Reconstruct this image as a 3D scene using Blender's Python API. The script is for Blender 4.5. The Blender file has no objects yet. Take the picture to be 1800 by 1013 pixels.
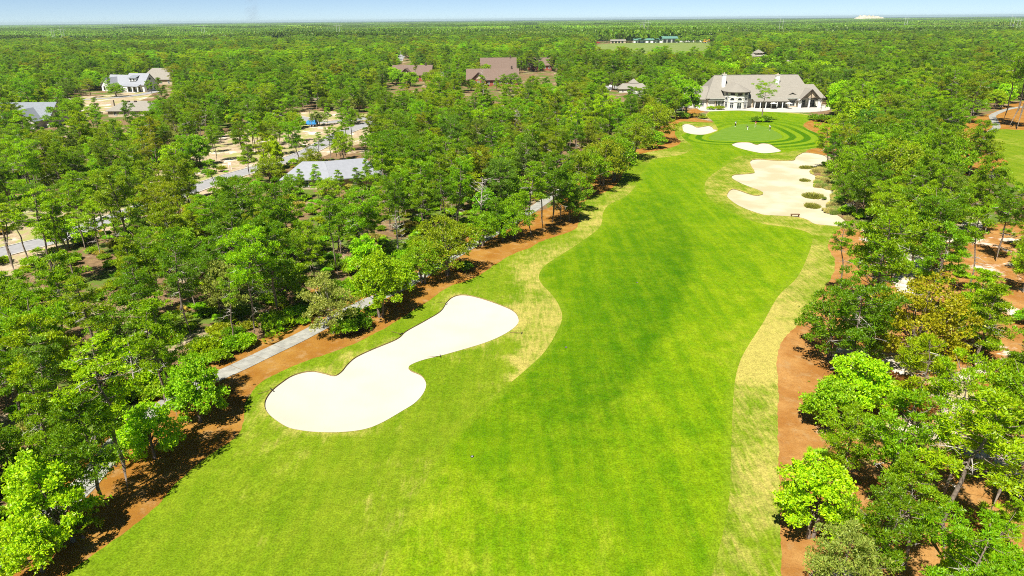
import bpy, bmesh, math, random
import numpy as np
from mathutils import Vector, Matrix, noise
from mathutils.geometry import delaunay_2d_cdt

rng = np.random.default_rng(7)
random.seed(7)
S = bpy.context.scene
COL = S.collection

# ------------------------------------------------------------------ camera, sky, sun, exposure
CAM_H = 36.0
F, CX, CY = 1216.0, 900.0, 506.5
PITCH, ROLL = math.radians(21.25), math.radians(0.48)
R_ = Vector((1, 0, 0)); U_ = Vector((0, math.sin(PITCH), math.cos(PITCH)))
FW = Vector((0, math.cos(PITCH), -math.sin(PITCH)))
XA = R_ * math.cos(ROLL) - U_ * math.sin(ROLL)
YA = R_ * math.sin(ROLL) + U_ * math.cos(ROLL)
cam_d = bpy.data.cameras.new('camera'); cam = bpy.data.objects.new('camera', cam_d); COL.objects.link(cam)
cam_d.sensor_width = 36; cam_d.lens = 36 * F / 1800
cam_d.clip_start = 0.5; cam_d.clip_end = 60000
m3 = Matrix((XA, YA, -FW)).transposed()
cam.matrix_world = Matrix.Translation((0, 0, CAM_H)) @ m3.to_4x4()
S.camera = cam

SUN_AZ, SUN_EL = math.radians(30), math.radians(58)      # azimuth the light travels towards, clockwise from +Y
sd = bpy.data.lights.new('sun', 'SUN'); sd.energy = 5.0; sd.angle = math.radians(0.5); sd.color = (1, 0.96, 0.88)
sun = bpy.data.objects.new('sun', sd); COL.objects.link(sun)
ldir = Vector((math.sin(SUN_AZ) * math.cos(SUN_EL), math.cos(SUN_AZ) * math.cos(SUN_EL), -math.sin(SUN_EL)))
sun.rotation_euler = ldir.to_track_quat('-Z', 'Y').to_euler()
W = bpy.data.worlds.new('World'); S.world = W; W.use_nodes = True
nt = W.node_tree; nt.nodes.clear()
sky = nt.nodes.new('ShaderNodeTexSky'); sky.sky_type = 'NISHITA'; sky.sun_disc = False
sky.sun_elevation = SUN_EL; sky.sun_rotation = SUN_AZ + math.pi
sky.altitude = 0; sky.air_density = 0.42; sky.dust_density = 0.0; sky.ozone_density = 3.0
bg = nt.nodes.new('ShaderNodeBackground'); bg.inputs['Strength'].default_value = 0.05
wo = nt.nodes.new('ShaderNodeOutputWorld')
nt.links.new(sky.outputs[0], bg.inputs[0]); nt.links.new(bg.outputs[0], wo.inputs[0])
S.view_settings.view_transform = 'Standard'; S.view_settings.look = 'None'
S.view_settings.gamma = 1.0; S.view_settings.use_curve_mapping = False
S.view_settings.exposure = 1.15
S.render.engine = 'CYCLES'
S.cycles.max_bounces = 6; S.cycles.diffuse_bounces = 4; S.cycles.transmission_bounces = 4
S.cycles.volume_bounces = 0; S.cycles.transparent_max_bounces = 4
S.cycles.use_denoising = False; S.cycles.pixel_filter_type = 'BLACKMAN_HARRIS'; S.cycles.filter_width = 1.0
S.cycles.caustics_reflective = False; S.cycles.caustics_refractive = False

# ------------------------------------------------------------------ geometry of the view (to measure positions from the photograph)
def hgt(x, y):
    k = 1.0 / (1 + (np.hypot(x, y) / 420.0) ** 4)
    return k * (0.16 * np.sin(x / 23 + 1.0) * np.sin(y / 31.0) + 0.09 * np.sin(x / 11.0 + y / 17.0))
def ray(px, py):
    return XA * ((px - CX) / F) + YA * (-(py - CY) / F) + FW
def ground(px, py):
    d = ray(px, py); z = 0.0
    for _ in range(4):
        t = (z - CAM_H) / min(d.z, -1e-4); x, y = d.x * t, d.y * t; z = float(hgt(x, y))
    return x, y
def proj(x, y, z):
    v = Vector((x, y, z - CAM_H)); w = v.dot(FW)
    return CX + F * v.dot(XA) / w, CY - F * v.dot(YA) / w
def projn(x, y, z):
    z = z - CAM_H
    w = x * FW.x + y * FW.y + z * FW.z
    return CX + F * (x * XA.x + y * XA.y + z * XA.z) / w, CY - F * (x * YA.x + y * YA.y + z * YA.z) / w, w
def height_for(x, y, py):
    lo, hi = 0.0, 60.0; z0 = float(hgt(x, y))
    for _ in range(30):
        m = (lo + hi) / 2
        if proj(x, y, z0 + m)[1] > py: lo = m
        else: hi = m
    return lo
def at_depth(px, py, Y):
    d = ray(px, py); t = Y / d.y
    return d.x * t, CAM_H + d.z * t

# ------------------------------------------------------------------ object helpers
def tag(o, label=None, cat=None, group=None, kind=None):
    if label: o['label'] = label
    if cat: o['category'] = cat
    if group: o['group'] = group
    if kind: o['kind'] = kind
    return o
def empty(name, loc=(0, 0, 0), rz=0.0):
    o = bpy.data.objects.new(name, None); COL.objects.link(o); o.location = loc; o.rotation_euler = (0, 0, rz)
    o.empty_display_size = 0.3
    return o
def link(name, me, parent=None, loc=(0, 0, 0), rot=(0, 0, 0)):
    o = bpy.data.objects.new(name, me); COL.objects.link(o); o.location = loc; o.rotation_euler = rot
    if parent is not None: o.parent = parent
    return o
def mesh_np(name, v, f, mat=None, smooth=False, mats=None, mi=None):
    """v (n,3), f (m,k) with a constant k"""
    me = bpy.data.meshes.new(name)
    v = np.asarray(v, dtype=np.float32); f = np.asarray(f, dtype=np.int32)
    n, k = f.shape
    me.vertices.add(len(v)); me.vertices.foreach_set('co', v.ravel())
    me.loops.add(n * k); me.loops.foreach_set('vertex_index', f.ravel())
    me.polygons.add(n); me.polygons.foreach_set('loop_start', np.arange(0, n * k, k, dtype=np.int32))
    for m in (mats or ([mat] if mat else [])): me.materials.append(m)
    if mi is not None: me.polygons.foreach_set('material_index', np.asarray(mi, dtype=np.int32))
    me.polygons.foreach_set('use_smooth', np.full(n, bool(smooth)))
    me.update(calc_edges=True); me.validate()
    return me
class MB:
    """collects polygons into one mesh"""
    def __init__(s): s.v = []; s.f = []
    def poly(s, pts):
        i = len(s.v); s.v += [tuple(p) for p in pts]; s.f.append(tuple(range(i, i + len(pts)))); return s
    def box(s, x0, x1, y0, y1, z0, z1):
        i = len(s.v)
        s.v += [(x0, y0, z0), (x1, y0, z0), (x1, y1, z0), (x0, y1, z0), (x0, y0, z1), (x1, y0, z1), (x1, y1, z1), (x0, y1, z1)]
        s.f += [tuple(i + k for k in q) for q in ((3, 2, 1, 0), (4, 5, 6, 7), (0, 1, 5, 4), (1, 2, 6, 5), (2, 3, 7, 6), (3, 0, 4, 7))]
        return s
    def bar(s, a, b, r, r2=None, n=6):
        a, b = Vector(a), Vector(b); r2 = r if r2 is None else r2
        d = (b - a).normalized(); u = d.orthogonal().normalized(); w = d.cross(u); i = len(s.v)
        for c, q in ((a, r), (b, r2)):
            for k in range(n):
                t = 2 * math.pi * k / n; s.v.append(tuple(c + (u * math.cos(t) + w * math.sin(t)) * q))
        for k in range(n):
            l = (k + 1) % n; s.f.append((i + k, i + l, i + n + l, i + n + k))
        s.f.append(tuple(i + k for k in reversed(range(n)))); s.f.append(tuple(i + n + k for k in range(n)))
        return s
    def slab(s, pts, t):
        """polygon (list of 3D points, counter-clockwise from above) given thickness t downwards"""
        n = len(pts); i = len(s.v)
        s.v += [tuple(p) for p in pts] + [(p[0], p[1], p[2] - t) for p in pts]
        s.f.append(tuple(range(i, i + n))); s.f.append(tuple(i + n + k for k in reversed(range(n))))
        for k in range(n):
            l = (k + 1) % n; s.f.append((i + l, i + k, i + n + k, i + n + l))
        return s
    def build(s, name, mat, parent=None, loc=(0, 0, 0), rot=(0, 0, 0), smooth=False):
        me = bpy.data.meshes.new(name); me.from_pydata(s.v, [], s.f); me.materials.append(mat)
        if smooth: me.polygons.foreach_set('use_smooth', [True] * len(s.f))
        me.update()
        return link(name, me, parent, loc, rot)

# ------------------------------------------------------------------ materials
class NT:
    def __init__(s, name):
        s.m = bpy.data.materials.new(name); s.m.use_nodes = True; s.t = s.m.node_tree; s.t.nodes.clear()
        s.out = s.n('ShaderNodeOutputMaterial')
    def n(s, ty, **kw):
        o = s.t.nodes.new(ty)
        for k, v in kw.items(): setattr(o, k, v)
        return o
    def l(s, a, b): s.t.links.new(a, b)
    def setin(s, sock, v):
        if hasattr(v, 'is_output') or isinstance(v, bpy.types.NodeSocket): s.l(v, sock)
        else: sock.default_value = v
    def math(s, op, a, b=0.0, clamp=False):
        o = s.n('ShaderNodeMath', operation=op, use_clamp=clamp); s.setin(o.inputs[0], a); s.setin(o.inputs[1], b); return o.outputs[0]
    def mix(s, fac, a, b, mode='MIX'):
        o = s.n('ShaderNodeMix', data_type='RGBA', blend_type=mode)
        s.setin(o.inputs[0], fac)
        for i, c in ((6, a), (7, b)):
            s.setin(o.inputs[i], c if not isinstance(c, tuple) else (*c[:3], 1))
        return o.outputs[2]
    def ramp(s, x, lo, hi, a=0.0, b=1.0, smooth=True):
        o = s.n('ShaderNodeMapRange', clamp=True, interpolation_type='SMOOTHSTEP' if smooth else 'LINEAR')
        s.setin(o.inputs[0], x); o.inputs[1].default_value = lo; o.inputs[2].default_value = hi; o.inputs[3].default_value = a; o.inputs[4].default_value = b
        return o.outputs[0]
    def noise(s, scale, detail=4, rough=0.55, vec=None, dist=0.0):
        o = s.n('ShaderNodeTexNoise'); o.inputs['Scale'].default_value = scale; o.inputs['Detail'].default_value = detail
        o.inputs['Roughness'].default_value = rough; o.inputs['Distortion'].default_value = dist
        if vec is not None: s.l(vec, o.inputs['Vector'])
        return o.outputs['Fac']
    def coord(s, scale=None, rot=0.0, which='Object'):
        c = s.n('ShaderNodeTexCoord').outputs[which]
        if scale is None: return c
        m = s.n('ShaderNodeMapping'); s.l(c, m.inputs[0]); m.inputs['Scale'].default_value = scale; m.inputs['Rotation'].default_value = (0, 0, rot)
        return m.outputs[0]
    def attr(s, name, ty='GEOMETRY'):
        return s.n('ShaderNodeAttribute', attribute_name=name, attribute_type=ty)
    def bump(s, h, strength=0.3, dist=0.05):
        o = s.n('ShaderNodeBump'); o.inputs['Strength'].default_value = strength; o.inputs['Distance'].default_value = dist; s.l(h, o.inputs['Height']); return o.outputs[0]
    def principled(s, col, rough=0.8, spec=0.3, normal=None, metal=0.0):
        p = s.n('ShaderNodeBsdfPrincipled'); s.setin(p.inputs['Base Color'], (*col[:3], 1) if isinstance(col, tuple) else col)
        s.setin(p.inputs['Roughness'], rough); p.inputs['Specular IOR Level'].default_value = spec; p.inputs['Metallic'].default_value = metal
        if normal is not None: s.l(normal, p.inputs['Normal'])
        s.l(p.outputs[0], s.out.inputs[0]); return p

ALB = 0.87      # common trim of the ground and building colours for this exposure
def alb(c): return tuple(x * ALB for x in c)
def simple(name, col, rough=0.75, spec=0.3, var=0.18, scale=3.0, bump=0.15, metal=0.0):
    col = alb(col); t = NT(name); c = t.coord(); n = t.noise(scale, 5, 0.6, c); n2 = t.noise(scale * 7, 3, 0.6, c)
    v = t.math('ADD', t.math('MULTIPLY', n, 0.7), t.math('MULTIPLY', n2, 0.3))
    lo = tuple(x * (1 - var) for x in col); hi = tuple(min(1, x * (1 + var)) for x in col)
    t.principled(t.mix(t.ramp(v, 0.3, 0.7), lo, hi), rough, spec, t.bump(n2, bump, 0.02), metal); return t.m

def grass_mat(name, base, light, dry, dry_amt, streak_rot, fairway=False):
    base, light, dry = alb(base), alb(light), alb(dry); t = NT(name); c = t.coord()
    big = t.noise(0.045, 4, 0.55, c, 0.6); mid = t.noise(0.35, 5, 0.65, c); fine = t.noise(7.0, 4, 0.75, c)
    st = t.noise(0.55, 5, 0.65, t.coord((1.0, 0.09, 1.0), streak_rot)); st2 = t.noise(2.6, 4, 0.7, t.coord((1.0, 0.14, 1.0), streak_rot + 0.5))
    col = t.mix(t.ramp(t.math('ADD', t.math('MULTIPLY', st, 0.45), t.math('ADD', t.math('MULTIPLY', mid, 0.3), t.math('MULTIPLY', big, 0.25))), 0.36, 0.64), base, light)
    d = t.math('ADD', t.math('MULTIPLY', big, 0.55), t.math('ADD', t.math('MULTIPLY', st2, 0.3), t.math('MULTIPLY', mid, 0.3)))
    a = t.attr('edge').outputs['Fac']            # 1 beside the mown edge or bunker, where the turf is thin
    d = t.math('ADD', d, t.math('MULTIPLY', a, 0.16))
    col = t.mix(t.math('MULTIPLY', t.ramp(d, 0.60, 0.80), dry_amt), col, dry)
    if fairway:
        mow = t.math('MULTIPLY', t.attr('mow').outputs['Fac'], t.ramp(t.math('ADD', t.math('MULTIPLY', mid, 0.5), t.math('MULTIPLY', st, 0.5)), 0.34, 0.66, 1.0, 0.5))       # grain of the two mowing directions
        col = t.mix(t.math('MULTIPLY', mow, 1.0), col, t.mix(0.95, base, (base[0] * 0.42, base[1] * 0.62, base[2] * 0.5)))
        g = t.attr('dgreen').outputs['Fac']
        s_ = t.math('SINE', t.math('MULTIPLY', g, 2 * math.pi / 4.3))
        s_ = t.ramp(s_, -0.35, 0.35)
        on = t.math('MULTIPLY', t.ramp(g, 0.3, 0.8), t.ramp(g, 15.5, 18.0, 1, 0))
        on = t.math('MULTIPLY', on, t.attr('ring').outputs['Fac'])
        two = t.mix(s_, (base[0] * 0.48, base[1] * 0.68, base[2] * 0.7), (light[0] * 0.92, light[1] * 0.98, light[2] * 1.6))
        col = t.mix(t.math('MULTIPLY', on, 0.9), col, two)
    if fairway:
        rim = t.math('ADD', t.attr('rim').outputs['Fac'], t.math('MULTIPLY', t.math('SUBTRACT', mid, 0.5), 0.9))
        col = t.mix(t.math('MULTIPLY', t.ramp(rim, 0.3, 0.8), 0.4), col, (0.150, 0.205, 0.010))
    # the fine salt-and-pepper of blades
    k = t.math('MULTIPLY', t.ramp(fine, 0.38, 0.62, 0.68, 1.32, False), t.ramp(t.noise(1.6, 4, 0.7, c), 0.34, 0.66, 0.84, 1.16, False))
    hs = t.n('ShaderNodeHueSaturation'); t.l(col, hs.inputs['Color']); t.l(k, hs.inputs['Value'])
    p = t.principled(hs.outputs[0], 0.95, 0.02, t.bump(t.math('ADD', fine, t.math('MULTIPLY', mid, 1.5)), 0.5, 0.06))
    return t.m

M = {}
M['fairway'] = grass_mat('fairway_grass', (0.080, 0.174, 0.002), (0.168, 0.248, 0.004), (0.31, 0.31, 0.03), 0.5, -0.42, True)
M['rough'] = grass_mat('rough_grass', (0.098, 0.172, 0.004), (0.165, 0.222, 0.010), (0.36, 0.305, 0.075), 0.95, -0.55)
M['field'] = grass_mat('field_grass', (0.13, 0.19, 0.04), (0.18, 0.22, 0.06), (0.34, 0.31, 0.13), 0.8, 0.3)

def green_mat():
    t = NT('putting_green_grass'); c = t.coord(); n = t.noise(1.2, 4, 0.6, t.coord((0.25, 1, 1), 0.1)); f = t.noise(9, 3, 0.7, c)
    col = t.mix(t.ramp(n, 0.35, 0.65), alb((0.095, 0.185, 0.014)), alb((0.135, 0.225, 0.026)))
    t.principled(col, 0.95, 0.02, t.bump(f, 0.2, 0.02)); return t.m
M['green'] = green_mat()

def sand_mat(name, a, b):
    a, b = alb(a), alb(b); t = NT(name); c = t.coord(); n = t.noise(0.16, 3, 0.5, c); f = t.noise(16, 4, 0.7, c); r = t.noise(3.2, 3, 0.6, t.coord((1, 0.12, 1), 0.9))
    col = t.mix(t.ramp(n, 0.35, 0.68), a, b)
    col = t.mix(t.math('MULTIPLY', t.ramp(f, 0.62, 0.8), 0.25), col, tuple(x * 0.7 for x in a))
    t.principled(col, 0.9, 0.1, t.bump(t.math('ADD', r, t.math('MULTIPLY', f, 0.5)), 0.35, 0.05)); return t.m
M['sand'] = sand_mat('white_bunker_sand', (0.46, 0.425, 0.335), (0.48, 0.45, 0.37))
M['sand_warm'] = sand_mat('warm_bunker_sand', (0.40, 0.345, 0.215), (0.47, 0.43, 0.31))
M['lip'] = simple('bunker_lip_soil', (0.27, 0.20, 0.09), 0.9, 0.1, 0.4, 4, 0.5)

def straw_mat(name, sandy, pale=False):
    t = NT(name); c = t.coord(); n = t.noise(0.25, 5, 0.6, c); f = t.noise(5.5, 5, 0.75, c); f2 = t.noise(22, 3, 0.8, c)
    col = t.mix(t.ramp(n, 0.35, 0.7), (0.27, 0.118, 0.018), (0.34, 0.178, 0.036)) if not (sandy or pale) else t.mix(t.ramp(n, 0.35, 0.7), (0.30, 0.130, 0.030), (0.42, 0.225, 0.070))
    col = t.mix(t.math('MULTIPLY', t.ramp(f, 0.42, 0.75), 0.55), col, (0.20, 0.080, 0.018))
    col = t.mix(t.math('MULTIPLY', t.ramp(f2, 0.60, 0.75), 0.45), col, (0.13, 0.065, 0.03))
    pt_ = t.noise(0.6, 5, 0.7, t.coord((1, 1, 1), 0.7)); col = t.mix(t.math('MULTIPLY', t.ramp(pt_, 0.50, 0.68), 0.55), col, (0.36, 0.235, 0.105))
    col = t.mix(t.math('MULTIPLY', t.ramp(t.noise(1.3, 4, 0.75, c), 0.56, 0.70), 0.35), col, (0.17, 0.085, 0.035))
    if sandy:
        b = t.noise(0.085, 5, 0.65, c, 0.8); b2 = t.noise(0.9, 4, 0.7, c)
        s_ = t.math('ADD', b, t.math('MULTIPLY', b2, 0.25))
        col = t.mix(t.ramp(s_, 0.66, 0.76), col, (0.62, 0.52, 0.42))
        g = t.noise(0.13, 5, 0.6, t.coord((1, 1, 1), 1.3))
        col = t.mix(t.math('MULTIPLY', t.ramp(g, 0.56, 0.66), 0.7), col, (0.20, 0.19, 0.05))
    col = t.mix(1.0, col, (ALB, ALB, ALB), 'MULTIPLY')
    t.principled(col, 0.95, 0.03, t.bump(t.math('ADD', f, f2), 0.6, 0.08)); return t.m
M['straw'] = straw_mat('pine_straw', False)
M['straw_pale'] = straw_mat('pale_pine_straw', False, True)
M['straw_sandy'] = straw_mat('sandy_pine_straw', True)

def floor_mat(name, cols):
    """cols: litter, earth, pale sand, undergrowth green"""
    cols = [alb(q) for q in cols]
    t = NT(name); c = t.coord(); n = t.noise(0.11, 5, 0.6, c, 0.5); n2 = t.noise(0.7, 5, 0.7, c); f = t.noise(4.5, 4, 0.75, c)
    col = t.mix(t.ramp(n2, 0.4, 0.65), cols[0], cols[1])
    s_ = t.math('ADD', n, t.math('MULTIPLY', t.math('SUBTRACT', f, 0.5), 0.2))
    col = t.mix(t.ramp(s_, 0.56, 0.64), col, cols[2])
    g = t.math('ADD', t.noise(0.09, 4, 0.6, t.coord((1, 1, 1), 2.0)), t.math('MULTIPLY', t.math('SUBTRACT', n2, 0.5), 0.5))
    col = t.mix(t.ramp(g, 0.50, 0.58), col, cols[3])
    col = t.mix(t.math('MULTIPLY', t.ramp(f, 0.5, 0.75), 0.4), col, tuple(x * 0.45 for x in cols[0]))
    t.principled(col, 0.92, 0.1, t.bump(t.math('ADD', f, n2), 0.6, 0.15)); return t.m
M['floor'] = floor_mat('woodland_floor', ((0.16, 0.10, 0.05), (0.25, 0.16, 0.08), (0.42, 0.34, 0.22), (0.10, 0.15, 0.02)))
M['lot'] = floor_mat('sandy_lot', ((0.34, 0.25, 0.15), (0.46, 0.38, 0.26), (0.66, 0.60, 0.51), (0.30, 0.30, 0.10)))
M['white_sand'] = floor_mat('white_woodland_sand', ((0.45, 0.38, 0.28), (0.66, 0.61, 0.54), (0.74, 0.71, 0.66), (0.40, 0.34, 0.15)))
M['far_ground'] = floor_mat('distant_ground', ((0.020, 0.045, 0.015), (0.03, 0.06, 0.02), (0.045, 0.07, 0.03), (0.025, 0.06, 0.012)))
M['concrete'] = simple('path_concrete', (0.275, 0.268, 0.235), 0.85, 0.2, 0.26, 0.9, 0.25)
M['asphalt'] = simple('pale_asphalt', (0.27, 0.265, 0.265), 0.9, 0.2, 0.14, 0.8, 0.2)
M['kerb'] = simple('kerb_concrete', (0.44, 0.41, 0.36), 0.85, 0.2, 0.12, 1.5, 0.2)
t = NT('pond_water'); t.principled((0.03, 0.05, 0.06), 0.08, 0.5, t.bump(t.noise(1.2, 3, 0.6, t.coord()), 0.15, 0.05)); M['water'] = t.m

def leaf_mat(name):
    t = NT(name)
    a = t.attr('tint', 'INSTANCER').outputs['Color']
    r = t.n('ShaderNodeNewGeometry').outputs['Random Per Island']
    n = t.noise(0.9, 3, 0.6, t.coord())
    hs = t.n('ShaderNodeHueSaturation')
    t.l(a, hs.inputs['Color'])
    t.l(t.math('ADD', t.ramp(r, 0, 1, 0.70, 1.25, False), t.math('MULTIPLY', t.math('SUBTRACT', n, 0.5), 0.9)), hs.inputs['Value'])
    t.l(t.ramp(t.math('FRACT', t.math('MULTIPLY', r, 17.3)), 0, 1, 0.475, 0.515, False), hs.inputs['Hue'])
    d = t.n('ShaderNodeBsdfDiffuse'); t.l(hs.outputs[0], d.inputs[0])
    tr = t.n('ShaderNodeBsdfTranslucent')
    t.l(t.mix(0.4, hs.outputs[0], (0.28, 0.40, 0.004), 'MIX'), tr.inputs[0])
    gl = t.n('ShaderNodeBsdfGlossy'); gl.inputs['Roughness'].default_value = 0.45; gl.inputs[0].default_value = (0.8, 0.85, 0.7, 1)
    m1 = t.n('ShaderNodeMixShader'); m1.inputs[0].default_value = 0.54; t.l(d.outputs[0], m1.inputs[1]); t.l(tr.outputs[0], m1.inputs[2])
    m2 = t.n('ShaderNodeMixShader'); m2.inputs[0].default_value = 0.018; t.l(m1.outputs[0], m2.inputs[1]); t.l(gl.outputs[0], m2.inputs[2])
    t.l(m2.outputs[0], t.out.inputs[0]); return t.m
M['leaf'] = leaf_mat('foliage')
M['bark'] = simple('grey_brown_bark', (0.20, 0.155, 0.12), 0.9, 0.1, 0.45, 5, 0.6)
M['bark_pale'] = simple('pale_grey_bark', (0.36, 0.32, 0.27), 0.9, 0.1, 0.35, 5, 0.5)
M['dead'] = simple('bleached_dead_wood', (0.42, 0.38, 0.33), 0.9, 0.1, 0.3, 6, 0.4)

# ------------------------------------------------------------------ outlines, measured on the photograph and laid on the ground
def smooth_px(pts, closed=True, step=5.0):
    P = [np.array(p, float) for p in pts]; n = len(P); out = []
    rngi = range(n) if closed else range(n - 1)
    for i in rngi:
        p0 = P[(i - 1) % n] if closed or i > 0 else P[i]; p1 = P[i]; p2 = P[(i + 1) % n]
        p3 = P[(i + 2) % n] if closed or i + 2 < n else P[(i + 1) % n]
        k = max(1, int(math.ceil(np.linalg.norm(p2 - p1) / step)))
        for j in range(k):
            u = j / k
            q = 0.5 * ((2 * p1) + (-p0 + p2) * u + (2 * p0 - 5 * p1 + 4 * p2 - p3) * u * u + (-p0 + 3 * p1 - 3 * p2 + p3) * u ** 3)
            out.append(q)
    if not closed: out.append(P[-1])
    return out
def world(pts, closed=True, step=5.0, smooth=True):
    q = smooth_px(pts, closed, step) if smooth else pts
    return np.array([ground(a[0], a[1]) for a in q])

ROUGH_L = [(-130, 1400), (40, 1090), (116, 1012), (188, 958), (248, 914), (278, 888), (305, 854), (335, 827), (369, 800), (413, 770), (428, 740), (430, 712), (446, 684), (476, 662), (537, 635),
           (600, 614), (640, 596), (687, 571), (754, 528), (788, 505), (835, 488), (868, 467), (902, 447), (929, 437), (952, 424), (1003, 407), (1018, 392), (1022, 362), (1040, 346),
           (1070, 335), (1088, 318), (1097, 302), (1105, 288), (1123, 272), (1170, 262), (1196, 252), (1188, 238), (1188, 222), (1200, 214), (1225, 215), (1254, 215)]
ROUGH_TOP = [(1246, 208), (1241, 202), (1249, 195), (1267, 192.5), (1297, 194), (1331, 195), (1381, 197.5), (1424, 202.5), (1427, 210), (1417, 215), (1412, 220), (1420, 227),
             (1432, 232), (1453, 242), (1450, 252), (1448, 258), (1433, 261), (1418, 266)]
ROUGH_R0 = [(1425, 290), (1440, 340), (1450, 380), (1478, 400)]
ROUGH_R = [(1478, 400), (1466, 408), (1455, 430), (1459, 444), (1468, 457), (1465, 481), (1448, 511), (1424, 545), (1398, 575), (1378, 595), (1367, 620), (1365, 645), (1368, 673), (1368, 807), (1371, 900), (1374, 1013), (1376, 1090), (1378, 1400)]
FAIR = [(500, 1400), (640, 1090), (690, 960), (740, 860), (790, 775), (830, 730), (889, 680), (922, 652), (956, 620), (978, 585), (988, 560), (984, 540), (970, 518), (953, 500), (947, 486), (955, 470), (972, 457), (1013, 431),
        (1050, 404), (1058, 390), (1060, 374), (1071, 360), (1097, 347), (1112, 334), (1122, 318), (1130, 302), (1138, 289), (1152, 279), (1180, 275), (1197, 272), (1210, 267), (1218, 260), (1213, 253),
        (1202, 244.5), (1198, 238), (1205, 234), (1230, 237), (1250, 235), (1262, 229), (1258, 220), (1254, 214), (1247, 208), (1242, 202), (1250, 196), (1267, 193.5), (1297, 195), (1331, 196), (1381, 198.5),
        (1423, 203.5), (1425, 210), (1415, 215), (1410, 220), (1418, 227), (1430, 232), (1451, 242), (1448, 248), (1446, 257), (1432, 259.5), (1408, 264), (1372, 269), (1341, 272), (1319, 273), (1297, 275.5), (1284, 284),
        (1267, 297), (1252, 307), (1241, 318), (1238.5, 331), (1242, 341), (1251, 353), (1277, 367), (1311, 384), (1344, 394), (1388, 400), (1415, 407), (1428, 417), (1421, 447), (1401, 488), (1368, 521), (1341, 568),
        (1317, 605), (1301, 635), (1292, 670), (1288, 720), (1285, 800), (1282, 874), (1270, 941), (1254, 1002), (1230, 1090), (1200, 1400)]
GREEN = [(1245.5, 243), (1250.5, 238), (1267, 228.6), (1284, 223), (1294, 220), (1311, 218), (1331, 219.5), (1348, 223.6), (1361, 230), (1373, 237), (1376, 241), (1368, 244.6), (1348, 247), (1322.6, 248.5), (1297, 248), (1274, 247.5), (1255.5, 246.5), (1247, 245)]
B_NEAR = [(465, 708), (470, 696), (480, 684), (495, 672), (512, 661), (533, 654), (552, 652.5), (570, 656), (588, 660), (600, 653), (610, 641), (625, 628), (654, 614), (697, 596), (714, 582), (748, 563), (774, 547), (786, 530), (798, 521), (815, 518),
          (842, 523), (878, 535), (902, 546), (911, 558), (909, 571), (888, 587), (852, 603), (788, 622), (741, 634), (719, 644), (722, 651), (741, 660), (749, 674), (745, 690), (730, 708), (705, 724), (670, 744), (640, 755), (600, 760), (560, 760), (530, 757), (505, 751), (480, 735), (467, 721)]
B_LEFT = [(1200, 220), (1208.5, 218), (1217, 220), (1225, 224), (1235, 223), (1245.5, 221.5), (1252, 223.6), (1254, 227), (1260.5, 228), (1257, 231), (1247, 234.5), (1234, 237), (1217, 236), (1205, 233), (1201, 230)]
B_FRONT = [(1286.5, 254), (1294, 251), (1304, 250), (1317.5, 250.5), (1326, 253.3), (1331, 254.5), (1336, 252.5), (1344.5, 252), (1354.5, 254), (1363, 259), (1373, 265.5), (1358, 268.6), (1341, 269.5), (1322.6, 266.5), (1304, 262), (1291, 257.5)]
B_BIG = [(1417, 268), (1446.5, 272.6), (1454, 279), (1449.5, 291), (1440, 293), (1425, 298.5), (1424, 304), (1437.7, 312), (1429, 325), (1433, 329.5), (1451, 331), (1469, 337), (1467, 344), (1460, 356), (1454, 369.6), (1473, 378), (1486.5, 389), (1485, 398.5), (1473, 397.7), (1445, 395.5), (1430, 393),
         (1420, 387), (1408, 383), (1390, 380.7), (1363.6, 379), (1343, 377.7), (1325, 372.5), (1309, 366.6), (1294, 359), (1282, 350), (1278, 344.4), (1281, 337), (1288, 332.5), (1300, 335), (1316, 340.7), (1329.6, 343.7), (1340.7, 341.4), (1341.4, 338.5), (1331, 333.3), (1316, 328),
         (1301.5, 322), (1289.6, 315.5), (1286, 311), (1291, 307.4), (1307.4, 306), (1323.7, 304.4), (1326.6, 303), (1325, 298.5), (1320.7, 292.6), (1318.5, 285), (1322, 281.5), (1331, 280), (1343, 280.4), (1360.7, 282), (1378.5, 282.5), (1396, 281.5), (1399, 276), (1406.6, 271)]
STRAW_L = ROUGH_L + [(1215, 205), (1240, 196), (1232, 192), (1205, 196), (1160, 224), (1130, 230), (1110, 243), (1078, 272), (1056, 290), (1008, 322), (996, 345), (958, 368), (900, 384), (850, 398), (760, 438), (700, 476), (640, 506), (585, 508), (548, 508), (535, 550), (470, 588), (390, 630), (290, 688),
                     (240, 728), (180, 772), (120, 828), (60, 858), (0, 925), (-60, 985), (-200, 1090), (-420, 1400)]
STRAW_R = ROUGH_R[::-1] + [(1485, 399), (1500, 404), (1520, 400), (1600, 404), (1700, 400), (1800, 390), (1960, 400), (2100, 600), (2100, 1090), (2100, 1400)]
STRAW_G = [(1408, 219), (1424, 211), (1440, 206), (1460, 204), (1478, 215), (1478, 250), (1462, 270), (1447, 273), (1417, 268.5), (1405, 271), (1418, 264.5), (1446, 258), (1449, 247), (1452, 242), (1430, 231.5), (1418, 227)]
SAND_P = [[(1567, 440), (1590, 433), (1630, 450), (1636, 475), (1606, 495), (1612, 520), (1585, 522), (1570, 492)], [(1545, 640), (1575, 625), (1605, 640), (1600, 665), (1560, 668)], [(1640, 665), (1690, 672), (1720, 710), (1680, 722), (1645, 700)], [(1690, 385), (1720, 380), (1726, 410), (1700, 412)]]
ROUGH2 = [(1741, 231), (1767, 227.5), (1810, 229), (1960, 228), (2060, 345), (1850, 350), (1795, 335), (1768, 312), (1740, 304), (1758, 292), (1773, 285.5), (1757, 275.5), (1745, 267), (1735, 250)]
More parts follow.
